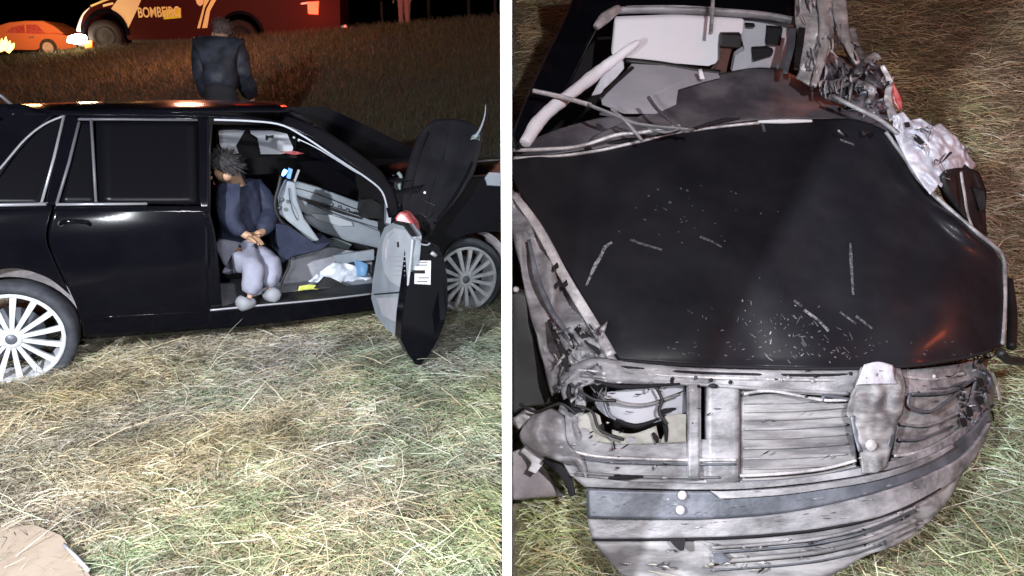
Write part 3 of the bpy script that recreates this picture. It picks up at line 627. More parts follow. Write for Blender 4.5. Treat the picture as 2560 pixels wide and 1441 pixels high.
# two people on the road
b2 = P(850, 74, 17.5); b2.z = crest(b2.x)
pr = person('person', 'dark clothed person with a white L-shaped reflective strip standing behind the fire truck', stand(b2, 1.76, R(200), .02, .05, .08), ('dark', 'dark', 'skin', 'hair', 'dark'), look=(-1, 0, 0))
solid('reflective_strip', [P(x, y, 17.15) for x, y in ((838, 38), (845, 38), (842, 66), (866, 62), (868, 69), (833, 73))], (0, .03, 0), M['reflect'], pr)
b3 = P(1012, 48, 18.5); b3.z = crest(b3.x)
person('person', 'person in dusty pink trousers standing alone on the road right of the fire truck', stand(b3, 1.72, R(-100), .0, .05, .05), ('pink', 'pink', 'skin', 'hair', 'dark'), look=(0, -1, 0))
# person in the driver seat, legs out over the sill
D = lambda x, y, o: So(x, y, o)
J = dict(base=D(600, 700, .3), pel=D(592, 628, .42), bel=D(600, 585, .45), che=D(612, 515, .46), neck=D(588, 452, .42), head=D(566, 432, .34), crown=D(556, 412, .32),
    shL=D(650, 478, .5), elL=D(680, 535, .42), wrL=D(655, 582, .26), haL=D(640, 588, .22),
    shR=D(572, 485, .30), elR=D(574, 555, .20), wrR=D(612, 588, .16), haR=D(632, 594, .14),
    hipL=D(612, 640, .45), knL=D(682, 650, .20), anL=D(672, 722, .12), toL=D(690, 735, .02),
    hipR=D(590, 640, .36), knR=D(640, 668, .08), anR=D(622, 742, .04), toR=D(592, 756, .0))
person('person', 'person slumped in the open driver seat in navy top and pale trousers', J, ('navy', 'pale', 'skin', 'hair', 'shoe'), .93, look=(-.9, -.2, -.6))

# ------------------------------------------------------------------ fire truck on the road
TZ = 16.6
tv0 = P(190, 112, TZ); tv0.z = crest(tv0.x)
TD = Vector((1, .10, 0)).normalized(); TN = Vector((-TD.y, TD.x, 0))
def T(x, y, k=0): return onplane(x, y, tv0+TN*k, TN)
truck = empty('fire_pickup', tuple(T(500, 112)), 'dark red fire service pickup with yellow panels and lettering on the road', 'truck')
def tp(name, px, m, k=0, th=.04, par=truck, bev=None): return solid(name, [T(x, y, k) for x, y in px], TN*th, M[m], par, bev)
def arcpx(cx, cy, rx, ry, a0, a1, n=10): return [(cx+rx*math.cos(R(a0+(a1-a0)*i/(n-1))), cy-ry*math.sin(R(a0+(a1-a0)*i/(n-1)))) for i in range(n)]
body = [(196, 100), (192, 75), (200, 45), (222, 18), (250, 2), (300, -22), (410, -30)]+[(470, -95), (640, -98), (665, -40), (850, -38), (852, 60), (846, 80)]
body += [(660, 95)]+arcpx(600, 95, 58, 62, 0, 180)+[(540, 100), (325, 102)]+arcpx(262, 98, 56, 68, 0, 180, 12)
tp('body', body[:], 'red', 0, 1.7, bev=.02)
tp('side_window', [(420, -36), (478, -88), (550, -90), (550, -36)], 'glass', -.01, .01)
tp('side_window', [(560, -36), (560, -90), (630, -90), (650, -38)], 'glass', -.01, .01)
for (cx, cy) in ((262, 92), (600, 92)):
    w_ = lathe('wheel', T(cx, cy, .02), TN, [(0, .04), (.2, .04), (.22, 0), (.36, .0), (.38, .03), (.38, .25)], M['void'], truck, 30)
    lathe('rim', T(cx, cy, .01), TN, [(0, .0), (.08, -.01), (.19, .02), (.21, -.002)], M['void'], w_, 24)
tp('wheel_arch', arcpx(262, 98, 62, 76, 8, 172, 16)+arcpx(262, 98, 54, 66, 172, 8, 16), 'paint', -.03, .08)
tp('wheel_arch', arcpx(600, 95, 62, 68, 5, 175, 16)+arcpx(600, 95, 54, 60, 175, 5, 16), 'paint', -.03, .08)
tp('front_bumper', [(192, 98), (200, 88), (212, 90), (212, 118), (196, 116)], 'black', -.02, 1.7)
tp('reflective_panel', [(278, 22), (298, -6), (358, -12), (340, 30), (318, 76), (302, 48)], 'cream', -.012, .008)
tp('reflective_panel', [(488, -5), (512, -12), (508, 10), (500, 16), (492, 10)], 'cream', -.012, .008)
tp('reflective_panel', [(514, -12), (530, -12), (512, 20), (500, 71), (493, 71), (506, 24)], 'yellow', -.012, .008)
tp('reflective_panel', [(534, -12), (548, -14), (525, 28), (518, 70), (505, 71), (516, 24)], 'yellow', -.012, .008)
tp('lime_patch', [(409, 26), (452, 20), (453, 45), (409, 49)], 'lime', -.011, .006)
tp('reflective_strip', [(225, 14), (262, -2), (280, -8), (282, -3), (262, 4), (228, 18)], 'yellow', -.014, .006)
tp('reflective_strip', [(257, 12), (282, 6), (284, 11), (258, 18)], 'cream', -.014, .006)
tube('fender_highlight', [T(x, y, -.05) for x, y in ((196, 78), (198, 62), (208, 36), (224, 20))], [.05, .03, .02, .01], M['reflect'], truck, 6, 12)  # bright tube put in as the highlight on the fender
tp('headlight', [(168, 92), (190, 84), (208, 88), (208, 106), (185, 110), (165, 106)], 'lampw', -.25, .2, bev=.03)
tp('marker_light', [(211, 104), (229, 102), (229, 119), (213, 121)], 'lampo', -.06, .05)
tl = tp('tail_light', [(768, 5), (797, 3), (795, 37), (770, 35)], 'lampr', -.04, .06, bev=.01)
tp('tail_light_bezel', [(752, 8), (768, 5), (768, 10), (752, 12)], 'reflect', -.03, .03)
tp('light_bar', [(540, -112), (600, -112), (600, -99), (540, -99)], 'lampr', .3, 1.1)
tp('side_step', [(330, 100), (535, 98), (535, 106), (330, 108)], 'black', -.08, .2)
cu = bpy.data.curves.new('lettering', 'FONT'); cu.body = 'BOMBEIRO'; cu.size = 1; cu.extrude = .01; cu.offset = .018
tmp = bpy.data.objects.new('tmp', cu); col.objects.link(tmp); bpy.context.view_layer.update()
me = bpy.data.meshes.new_from_object(tmp.evaluated_get(bpy.context.evaluated_depsgraph_get())); bpy.data.objects.remove(tmp)
xs = [v.co.x for v in me.vertices]; ys = [v.co.y for v in me.vertices]
p0, p1 = T(347, 45, -.03), T(453, 42, -.03); Wt = (p1-p0).length; Ht = .225
for v in me.vertices:
    a = (v.co.x-min(xs))/(max(xs)-min(xs)); b = (v.co.y-min(ys))/(max(ys)-min(ys))
    v.co = p0+(p1-p0)*a+UP*(b*Ht)+TN*(-v.co.z)-org[truck.name]
me.materials.clear(); me.materials.append(M['yellow'])
lt = bpy.data.objects.new('lettering', me); col.objects.link(lt); lt.parent = truck; lt['label'] = 'yellow lettering reading BOMBEIRO'
pr_ = T(780, 30, -.6)
lamp('tail_lamp_glow', 'POINT', (pr_.x, pr_.y-.2, pr_.z+.1), 35, (1, .07, .03), size=.1)
lamp('beacon_glow', 'POINT', tuple(T(430, -140, -4.5)), 620, (1, .30, .17), size=.2)
hl = T(185, 98, -.9)
lamp('headlight_glow', 'POINT', tuple(hl), 40, (1, .62, .3), size=.12)
# ------------------------------------------------------------------ orange car behind
OZ = 25.0; o0 = P(0, 150, OZ); o0.z = crest(o0.x)
OD = Vector((1, .0, 0)); ON = Vector((0, 1, 0))
def O(x, y, k=0): return onplane(x, y, o0+ON*k, ON)
oc = empty('orange_car', tuple(O(40, 128)), 'orange red car in bright glow on the road left of the fire truck', 'car')
def op(name, px, m, k=0, th=.04, par=oc, bev=None): return solid(name, [O(x, y, k) for x, y in px], ON*th, M[m], par, bev)
op('body', [(-150, 120), (-155, 95), (-120, 84), (0, 82), (150, 86), (185, 92), (195, 105), (190, 120), (150, 126)]+arcpx(120, 122, 22, 24, 0, 180, 8)+[(90, 126), (-70, 124)]+arcpx(-95, 122, 22, 24, 0, 180, 8), 'orange', 0, 1.65, bev=.05)
op('cabin', [(-60, 84), (-20, 68), (20, 56), (60, 52), (105, 52), (135, 66), (160, 86)], 'orange', .15, 1.3, bev=.06)
op('side_window', [(12, 84), (30, 68), (60, 62), (62, 84)], 'redlens', .13, .02)
op('side_window', [(66, 84), (66, 62), (92, 62), (112, 84)], 'redlens', .13, .02)
for cx in (120, -95):
    w_ = lathe('wheel', O(cx, 120, -.02), ON, [(0, .02), (.18, .02), (.2, 0), (.29, 0), (.31, .03), (.31, .2)], M['rubber'], oc, 24)
    lathe('rim', O(cx, 120, -.03), ON, [(0, 0), (.17, .01), (.19, 0)], M['alloy'], w_, 20)
op('headlight', [(178, 92), (193, 94), (192, 102), (180, 100)], 'lampo', -.03, .04)
op('door_handle', [(72, 92), (84, 91), (84, 94), (72, 95)], 'chrome', -.02, .02)
lamp('orange_car_fill', 'POINT', (O(30, 60, -2.2).x, O(30, 60, -2.2).y, 3.9), 260, (1, .42, .16), size=.3)  # added lamp without a fixture, brightens the orange car
lamp('flare_glow', 'POINT', tuple(P(8, 112, 17.0)+Vector((0, 0, .5))), 30, (1, .55, .15), size=.15)
# burning road flare at the left
fl = empty('road_flare', tuple(P(12, 128, 17.4)), 'glowing yellow road flare in the grass by the orange car', 'flare')
for k, (dx, L_) in enumerate(((-14, 16), (-6, 26), (2, 30), (10, 20), (18, 14))):
    tube('flame', [P(12+dx*.3, 128, 17.4), P(12+dx, 124-L_*.5, 17.4), P(12+dx*1.3, 122-L_, 17.4)], [.07, .05, .004], mat('flame_%d' % k, (.9, .5, .1), .5, emit=(1, .62, .15), es=5), fl, 7, 6)
tube('flare_stick', [P(2, 134, 17.4), P(18, 127, 17.4)], .03, M['red'], fl, 8)
# posts along the far side of the road
for i, x in enumerate((955, 1072, 1172, 1238)):
    p = P(x, 40, 24); p.z = crest(p.x)
    t = tube('fence_post', [p, p+Vector((0, 0, 1.5))], .05, M['fence'], None, 8, base=tuple(p))
    tag(t, ['dark post nearest the person in pink on the far road edge', 'second dark post from the left on the far road edge', 'third dark post from the left on the far road edge', 'dark post next to the white board on the far road edge'][i], 'post', 'posts on the far side of the road')

# ------------------------------------------------------------------ the wrecked car on the bank
wk = empty('wrecked_car', (.95, 2.9, hR(.95, 2.9)), 'crushed black car on the bank with buckled bonnet and its front bumper torn off', 'car')
def hz(x, y):
    t = (y-340)/560
    z = 3.14-.54*t-.05*math.sin(math.pi*min(max(t, 0), 1))
    z += .20*(max(0, x-2150)/350)**2*(1-.3*t)
    z += .06*(max(0, 1500-x)/220)**2
    q_ = (x-2385)*.62-(y-560)*.78; z -= .07*math.exp(-(q_/22)**2-(((x-2385)*.78+(y-560)*.62)/95)**2)
    q_ = (x-2330)*.75-(y-470)*.66; z += .035*math.exp(-(q_/40)**2-(((x-2330)*.66+(y-470)*.75)/110)**2)
    z += .03*math.exp(-((x-2330)/60)**2-((y-500)/60)**2)
    z += .007*(max(0, y-800)/100)**2
    z += .012*math.sin(x/97+y/140)+.009*math.sin(x/61-y/83+1)+.022*noise.noise(Vector((x/130, y/130, 3)))
    return z
PX = lambda zf: (lambda x, y, *a: P(max(x, 1280.6), y, (zf(x, y) if callable(zf) else zf)))
sheet('bonnet', [[(1281, 398), (1380, 392), (1450, 386), (1600, 356), (1740, 326), (1900, 308), (2050, 300), (2140, 302), (2205, 325), (2240, 352)],
  [(1281, 440), (1400, 450), (1560, 450), (1740, 440), (1900, 430), (2080, 425), (2180, 430), (2250, 440), (2275, 448), (2300, 455)],
  [(1340, 560), (1460, 560), (1600, 560), (1760, 560), (1930, 560), (2100, 560), (2230, 560), (2320, 560), (2400, 562), (2452, 590)],
  [(1432, 700), (1530, 700), (1660, 700), (1800, 700), (1960, 700), (2120, 700), (2270, 700), (2380, 700), (2470, 690), (2512, 690)],
  [(1500, 820), (1600, 825), (1720, 828), (1850, 830), (2000, 832), (2150, 832), (2290, 828), (2400, 820), (2470, 812), (2512, 800)],
  [(1545, 898), (1650, 906), (1750, 912), (1880, 917), (2020, 920), (2150, 920), (2270, 914), (2380, 900), (2450, 885), (2500, 866)]],
  PX(hz), M['hood'], wk, 90, 66, thick=.012)
hoodo = wk.children[0]
def wrinkle(o, st=.013):
    u_ = o.modifiers.new('sub', 'SUBSURF'); u_.levels = u_.render_levels = 2
    d_ = o.modifiers.new('folds', 'DISPLACE'); d_.texture = CL; d_.strength = st; d_.mid_level = .5
def wt(name, px, r, m, par=wk, sm=16, n=7, flat=1):
    return tube(name, [P(max(x, 1282), y, z) for x, y, z in px], r, M[m], par, n, sm, flat)
def H(x, y, d=.012): return (x, y, hz(x, y)-d)
# rolled pale edges of the bonnet
wt('bonnet_edge', [H(1284, 396), H(1400, 390), H(1500, 376), H(1600, 354), H(1740, 325), H(1900, 307)], .007, 'silver', hoodo, 30)
wt('bonnet_edge', [H(1895, 305, .02), H(1960, 304, .02), H(2030, 303, .02)], [.006, .011, .006], 'shard', hoodo, 16)
wt('bonnet_edge', [H(2215, 330, .02), H(2262, 395, .02), H(2300, 452, .03), H(2370, 520, .03), H(2440, 580, .03), H(2480, 612, .02), H(2508, 645, .02), H(2512, 720, .01), H(2510, 800, .01), H(2505, 862, .01)], .009, 'metal', hoodo, 50)
wt('bonnet_edge', [H(1548, 900), H(1700, 912), H(1880, 919), H(2050, 922), H(2250, 917), H(2400, 897), H(2480, 876)], .006, 'void', hoodo, 30)
# crease and scuffs on the bonnet
def scuff(px, wpx, m='metal2'):
    vs = []; 
    for i, (x, y) in enumerate(px):
        a = px[max(i-1, 0)]; b = px[min(i+1, len(px)-1)]; dx, dy = b[0]-a[0], b[1]-a[1]; L_ = math.hypot(dx, dy)
        ww = wpx*(.4+.6*math.sin(math.pi*(i+.5)/len(px)))/2*random.uniform(.7, 1.3)
        for q in (-1, 1):
            X, Y = x-dy/L_*ww*q, y+dx/L_*ww*q; vs.append(P(X, Y, hz(X, Y)-.0085))
    mk('scratch', vs, [(2*i, 2*i+1, 2*i+3, 2*i+2) for i in range(len(px)-1)], M[m], hoodo, thick=.0008)
M['scratch'] = mat('scraped_paint', (.02, .02, .025), .6, c2=(.11, .11, .12), ns=90)
M['scratchb'] = mat('scraped_paint_bright', (.04, .04, .045), .6, c2=(.26, .26, .29), ns=80)
scuff([(1466, 715), (1476, 690), (1490, 660), (1500, 645), (1512, 618), (1530, 606)], 10, 'scratchb')
scuff([(2126, 608), (2127, 640), (2130, 690), (2133, 738)], 9, 'scratch')
scuff([(1575, 600), (1610, 612), (1655, 625)], 8, 'scratch'); scuff([(1750, 592), (1775, 602), (1805, 618)], 7, 'scratch')
scuff([(1905, 308), (1912, 330)], 8, 'scratch'); scuff([(2100, 350), (2135, 362)], 6, 'scratch')
scuff([(2010, 775), (2045, 800), (2072, 828)], 8, 'scratchb'); scuff([(1985, 752), (2005, 766)], 9, 'scratch'); scuff([(2100, 780), (2140, 810)], 7, 'scratch'); scuff([(2140, 790), (2180, 822)], 7, 'scratch')
for k in range(120):
    x = random.gauss(1980, 95); y = 730+ (x-1850)*.25 + random.gauss(70, 38)
    if 1560 < x < 2400 and 520 < y < 905:
        a = random.gauss(R(40), .35) if random.random() < .7 else random.uniform(-1.5, 1.5); L_ = random.choice((2.5, 4, 5, 7, 12, 18))*random.uniform(.7, 1.3); scuff([(x, y), (x+L_*math.cos(a)*.5, y+L_*math.sin(a)*.5), (x+L_*math.cos(a), y+L_*math.sin(a))], random.uniform(1.2, 3.6), random.choice(('scratch', 'scratch', 'scratch', 'scratchb')))
for k in range(45):
    x = random.uniform(1580, 2440); y = random.uniform(852, 900); scuff([(x, y), (x+random.uniform(2, 9), y+random.uniform(-4, 5))], random.uniform(1.5, 4), 'scratch')
for k in range(34):
    x = random.gauss(1740, 90); y = random.gauss(520, 45); scuff([(x, y), (x+random.uniform(2, 7), y+random.uniform(-1, 3))], random.uniform(2, 5), 'scratch')
for k in range(20):
    x = random.gauss(2330, 60); y = random.gauss(460, 60)
# upturned rear fold and cowl
def fz(x, y): return hz(x, min(y, 330))+.03+.30*(330-y)/150
sheet('crumpled_cowl', [[(1690, 262), (1694, 225), (1730, 200), (1800, 186), (1880, 172), (1940, 174), (1990, 192), (2060, 228), (2140, 268), (2240, 322)],
  [(1600, 292), (1690, 270), (1760, 250), (1830, 240), (1900, 232), (1960, 236), (2020, 245), (2080, 262), (2150, 290), (2242, 335)],
  [(1480, 345), (1600, 330), (1700, 305), (1780, 288), (1860, 280), (1940, 280), (2020, 284), (2090, 292), (2160, 305), (2244, 350)],
  [(1480, 374), (1600, 352), (1700, 328), (1790, 312), (1870, 303), (1940, 298), (2020, 297), (2090, 300), (2165, 315), (2246, 358)]], PX(fz), M['fold'], wk, 50, 22, amp=.03, freq=5, thick=.008)
sheet('crumpled_cowl', [[(1282, 372), (1380, 330), (1480, 300), (1560, 290), (1640, 300), (1700, 300)], [(1282, 382), (1380, 352), (1480, 335), (1560, 322), (1640, 316), (1700, 318)], [(1282, 394), (1380, 386), (1480, 372), (1560, 358), (1640, 340), (1740, 322)]],
      PX(lambda x, y: hz(x, 340)+.03+.2*(390-y)/100), M['fold'], wk, 30, 12, amp=.025, freq=7)
for px in ([(1610, 347), (1560, 352), (1500, 366), (1470, 372)], [(1640, 340), (1690, 326), (1700, 318), (1660, 322)], [(1730, 322), (1800, 304), (1850, 297), (1800, 312)]):
    wt('dark_gap', [(x, y, hz(x, 340)-.03) for x, y in px[:3]], [.004, .011, .004], 'void')
wt('wiper_arm', [(1332, 228, 3.15), (1400, 242, 3.12), (1478, 264, 3.08)], .013, 'silver', flat=.6)
wt('wiper_arm', [(1470, 262, 3.08), (1540, 290, 3.02), (1600, 312, 2.99), (1735, 326, 2.98)], .010, 'metal', flat=.6)
wt('wiper_arm', [(1530, 275, 3.05), (1565, 305, 3.0), (1605, 352, 2.98)], .014, 'metal', flat=.6)
wt('wiper_arm', [(1622, 245, 3.1), (1640, 270, 3.05), (1672, 300, 3.0), (1712, 332, 2.98)], [.012, .01, .007], 'fold', flat=.7)
wt('bent_rod', [(1500, 285, 3.1), (1560, 296, 3.05), (1650, 330, 2.98), (1700, 322, 2.98)], .006, 'metal')
wt('windscreen_frame', [(1283, 376, 3.1), (1360, 374, 3.06), (1450, 366, 3.03), (1540, 338, 3.0), (1600, 332, 3.0), (1700, 315, 3.0)], .008, 'silver', None or wk, 24)
# roof, pillars
def rz(x, y): return 3.86-.2*(y/60)
sheet('roof', [[(1425, -90), (1600, -100), (1800, -98), (2040, -85)], [(1440, -30), (1600, -40), (1800, -36), (2020, -25)], [(1450, 0), (1600, 2), (1800, 6), (2010, 14)], [(1510, 26), (1640, 18), (1800, 24), (1985, 46)]], PX(rz), M['paint'], wk, 24, 14, amp=.02, freq=3, thick=.02)
wt('roof_header', [(1505, 30, 3.78), (1600, 25, 3.76), (1750, 28, 3.74), (1900, 38, 3.72), (1990, 54, 3.70)], .022, 'metal', n=8, flat=.7)
wt('roof_header', [(1520, 22, 3.80), (1600, 17, 3.78), (1750, 19, 3.76), (1990, 44, 3.72)], .006, 'silver')
sheet('left_pillar', [[(1436, -10), (1480, -4), (1548, 12)], [(1400, 75), (1440, 75), (1500, 62)], [(1352, 170), (1395, 175), (1448, 160)], [(1300, 285), (1345, 290), (1395, 262)], [(1281, 345), (1295, 368), (1330, 330)]], PX(lambda x, y: 3.8-.75*y/370), M['paint'], wk, 10, 30, amp=.03, freq=9, thick=.03)
wt('left_pillar_edge', [(1545, 22, 3.7), (1512, 46, 3.6), (1490, 68, 3.55)], [.02, .03, .018], 'silver')
wt('curtain_airbag', [(1598, 104, 3.35), (1566, 128, 3.33), (1520, 162, 3.3), (1465, 205, 3.25), (1420, 240, 3.2), (1375, 275, 3.15), (1335, 320, 3.1), (1312, 362, 3.05)], [.012, .022, .028, .029, .026, .030, .031, .026], 'white', sm=30, n=12)
wrinkle([o for o in bpy.data.objects if o.name == 'curtain_airbag'][0])
sheet('torn_lining', [[(1520, 165), (1555, 150), (1560, 172)], [(1500, 200), (1530, 190), (1535, 200)], [(1478, 240), (1500, 235), (1505, 225)]], PX(3.32), M['grey'], wk, 8, 10, amp=.03, freq=20)
# cabin interior
def wp(name, px, z, m, th=.03, par=wk, bev=None):
    f = z if callable(z) else (lambda x, y: z)
    return solid(name, [P(max(x, 1282), y, f(x, y)) for x, y in px], Vector((0, .86, .5))*th, M[m], par, bev)
wp('dark_cabin', [(1500, 10), (2010, 20), (2080, 330), (1560, 400), (1290, 400), (1283, 360), (1330, 300)], 4.4, 'void', .05)
wp('white_panel', [(1537, 48), (1700, 42), (1862, 50), (1858, 88), (1812, 92), (1806, 118), (1803, 145), (1792, 160), (1772, 168), (1668, 160), (1558, 147), (1528, 140)], 3.75, 'white', .04, bev=.012)
wp('white_panel_end', [(1860, 50), (1985, 62), (1965, 178), (1830, 182), (1838, 140), (1862, 125), (1852, 90)], 3.80, 'grey', .04)
wp('panel_cutout', [(1920, 70), (1957, 73), (1950, 115), (1917, 112)], 3.76, 'void', .03)
wp('panel_cutout', [(1882, 124), (1920, 122), (1934, 128), (1930, 140), (1884, 153)], 3.76, 'void', .03)
wp('panel_slot', [(1866, 63), (1888, 65), (1886, 69), (1866, 68)], 3.76, 'void', .03)
wp('black_clip', [(1804, 90), (1852, 90), (1852, 118), (1830, 122), (1822, 150), (1816, 180), (1800, 190), (1780, 182), (1800, 160), (1800, 120)], 3.7, 'brown', .04)
wp('black_clip_head', [(1806, 88), (1853, 90), (1852, 120), (1804, 116)], 3.66, 'black', .03)
wt('roof_hook', [(1782, 0, 3.6), (1780, 40, 3.6), (1776, 86, 3.6)], .011, 'metal2', flat=.6)
wt('black_rail', [(1557, 152, 3.66), (1650, 162, 3.64), (1750, 178, 3.62), (1800, 184, 3.6)], .017, 'black', n=6)
wt('black_rail', [(1580, 172, 3.6), (1540, 208, 3.5), (1500, 250, 3.4)], .015, 'black', n=6)
wp('lower_panel', [(1582, 170), (1660, 174), (1752, 190), (1800, 195), (1760, 205), (1695, 225), (1690, 262), (1640, 285), (1560, 285), (1505, 262)], lambda x, y: 3.6-.3*(y-170)/110, 'grey', .04)
wp('small_tab', [(1748, 180), (1756, 178), (1762, 198), (1750, 198)], 3.45, 'white', .02)
# crushed right pillar and torn metal
def rib(px, wpx, m, z, amp=.03, fr=14, nm='torn_metal', nu=7, nv=22):
    rows = []
    for i, (x, y) in enumerate(px):
        a = px[max(i-1, 0)]; b = px[min(i+1, len(px)-1)]; dx, dy = b[0]-a[0], b[1]-a[1]; L_ = math.hypot(dx, dy)
        ww = (wpx[i] if isinstance(wpx, (list, tuple)) else wpx)/2
        rows.append([(x+dy/L_*ww, y-dx/L_*ww), (x+dy/L_*ww*.3, y-dx/L_*ww*.3), (x-dy/L_*ww*.3, y+dx/L_*ww*.3), (x-dy/L_*ww, y+dx/L_*ww)])
    f = z if callable(z) else (lambda x, y: z)
    return sheet(nm, rows, PX(f), M[m], wk, nu, nv, amp=amp, freq=fr, thick=.006, ridge=True, seed=random.random()*50)
pz = lambda x, y: 3.72-.62*(y/330)
sheet('right_pillar', [[(1990, -60), (2040, -60), (2110, -60)], [(1988, 50), (2040, 60), (2095, 40)], [(2000, 110), (2035, 120), (2080, 110)], [(2000, 170), (2030, 180), (2060, 160)], [(1990, 195), (2025, 215), (2040, 220)]], PX(pz), M['silver'], wk, 12, 30, amp=.05, freq=9, thick=.01, ridge=True)
rib([(2060, -40), (2062, 40), (2060, 90), (2052, 150), (2034, 215)], [50, 30, 26, 22, 14], 'silver', lambda x, y: pz(x, y)-.06)
rib([(2095, -40), (2100, 30), (2110, 80), (2130, 130), (2145, 160)], [30, 36, 26, 20, 10], 'silver', lambda x, y: pz(x, y)-.04)
rib([(1980, 70), (1978, 110), (1968, 160), (1962, 185)], [18, 18, 14, 12], 'dkmetal', lambda x, y: pz(x, y)-.02, amp=.015)
rib([(2005, 70), (1998, 120), (1990, 175)], [16, 18, 12], 'black', lambda x, y: pz(x, y)-.05, amp=.01)
rib([(2120, 70), (2130, 120), (2145, 150), (2150, 200)], [34, 40, 40, 30], 'metal2', lambda x, y: pz(x, y)+.1)
sheet('torn_metal', [[(2060, 130), (2100, 140), (2150, 145)], [(2050, 190), (2110, 190), (2200, 170)], [(2050, 240), (2130, 240), (2215, 230)], [(2110, 262), (2170, 285), (2225, 300)]], PX(lambda x, y: pz(x, y)+.1), M['fold'], wk, 20, 20, amp=.09, freq=10, ridge=True)
rib([(2060, 220), (2110, 205), (2150, 180)], [30, 26, 20], 'metal', lambda x, y: pz(x, y)-.02, amp=.04)
rib([(2165, 160), (2190, 140), (2200, 150)], [24, 22, 10], 'metal2', lambda x, y: pz(x, y)+.05)
rib([(2140, 210), (2180, 225), (2170, 260)], [26, 22, 14], 'metal', lambda x, y: pz(x, y)-.02, amp=.06)
rib([(2205, 165), (2222, 200), (2220, 250), (2235, 300)], [10, 14, 18, 24], 'silver', lambda x, y: pz(x, y)-.03)
rib([(2228, 210), (2242, 250), (2250, 275)], [10, 22, 10], 'redlens', 3.3, amp=.01)
wt('bent_tube', [(2080, 240, 3.15), (2150, 275, 3.1), (2200, 300, 3.1), (2245, 335, 3.08)], .010, 'metal')
for k in range(46):
    x = random.gauss(2150, 40); y = random.gauss(210, 50)
    x2, y2 = x+random.uniform(-22, 22), y+random.uniform(-22, 22)
    xm, ym = (x+x2)/2+random.uniform(-12, 12), (y+y2)/2+random.uniform(-12, 12)
    z = pz(x, y)-.04+random.uniform(-.05, .05)
    wt('torn_shred', [(x, y, z), (xm, ym, z-.04), (x2, y2, z)], [.004, random.uniform(.005, .014), .003], random.choice(('silver', 'metal', 'dkmetal', 'void', 'black', 'fold')), sm=7, n=5, flat=.5)
# torn front wing on the right
def wz(x, y): return 3.12-.25*(y-300)/300+.25*(max(0, x-2330)/120)**2
sheet('torn_wing', [[(2232, 290), (2258, 280), (2275, 302), (2300, 296), (2330, 318), (2352, 308)], [(2236, 335), (2270, 330), (2300, 320), (2345, 332), (2385, 338), (2402, 358)], [(2262, 392), (2290, 376), (2320, 366), (2370, 376), (2400, 366), (2428, 400)], [(2286, 432), (2310, 425), (2330, 432), (2360, 412), (2400, 420), (2438, 418)], [(2326, 488), (2338, 476), (2346, 462), (2354, 470), (2362, 440), (2382, 452)]], PX(wz), M['lavmetal'], wk, 40, 40, amp=.028, freq=17, thick=.004, ridge=True, straight=True)
rnd = random.Random(5)
for k in range(26):
    x, y = rnd.uniform(2240, 2420), rnd.uniform(290, 450)
    if y-290 > (x-2230)*1.3 or y < 285+(x-2240)*.35: continue
    z = wz(x, y)-.035
    wt('torn_shred', [(x, y, z), (x+rnd.uniform(-12, 12), y+rnd.uniform(-12, 12), z-.03), (x+rnd.uniform(-26, 26), y+rnd.uniform(-26, 26), z)], [.003, rnd.uniform(.004, .010), .002], rnd.choice(('silver', 'lavmetal', 'dkmetal', 'fold', 'void')), sm=7, n=5, flat=.35)
for k in range(40):
    t_ = rnd.random(); x, y = 2010+rnd.uniform(-20, 80)+45*t_, -20+t_*230
    z = pz(x, y)-.07
    wt('torn_shred', [(x, y, z), (x+rnd.uniform(-8, 8), y+rnd.uniform(8, 26), z-.03), (x+rnd.uniform(-14, 14), y+rnd.uniform(22, 60), z)], [.004, rnd.uniform(.006, .014), .002], rnd.choice(('silver', 'silver', 'lavmetal', 'dkmetal', 'metal')), sm=7, n=5, flat=.35)
wp('wing_hole', [(2290, 338), (2300, 345), (2312, 358), (2298, 362), (2286, 352)], lambda x, y: wz(x, y)-.05, 'void', .01)
wp('wing_hole', [(2262, 310), (2274, 308), (2276, 318), (2264, 320)], lambda x, y: wz(x, y)-.05, 'void', .01)
sheet('inner_wing', [[(2355, 440), (2370, 425), (2405, 420), (2440, 430)], [(2365, 480), (2390, 470), (2420, 470), (2460, 480)], [(2400, 530), (2415, 530), (2435, 530), (2458, 530)], [(2440, 590), (2448, 590), (2455, 590), (2462, 590)]], PX(lambda x, y: 3.05+.1*(x-2400)/60), M['black'], wk, 12, 14, amp=.02, freq=12, thick=.02)
rib([(2402, 430), (2410, 480), (2420, 540), (2440, 590)], 5, 'metal', 2.95, amp=.005)
for k, q in enumerate(([(2350, 440), (2372, 428), (2398, 440), (2404, 500), (2412, 560), (2380, 520)], [(2404, 425), (2436, 432), (2452, 470), (2462, 505), (2448, 520), (2452, 575), (2440, 592), (2418, 540)], [(2430, 470), (2462, 480), (2466, 520), (2450, 530)])):
    solid('torn_arch_lining', [P(x, y, 3.12-.04*k+.0006*(y-430)) for x, y in q], Vector((0, .08, .03)), M['black'], wk)
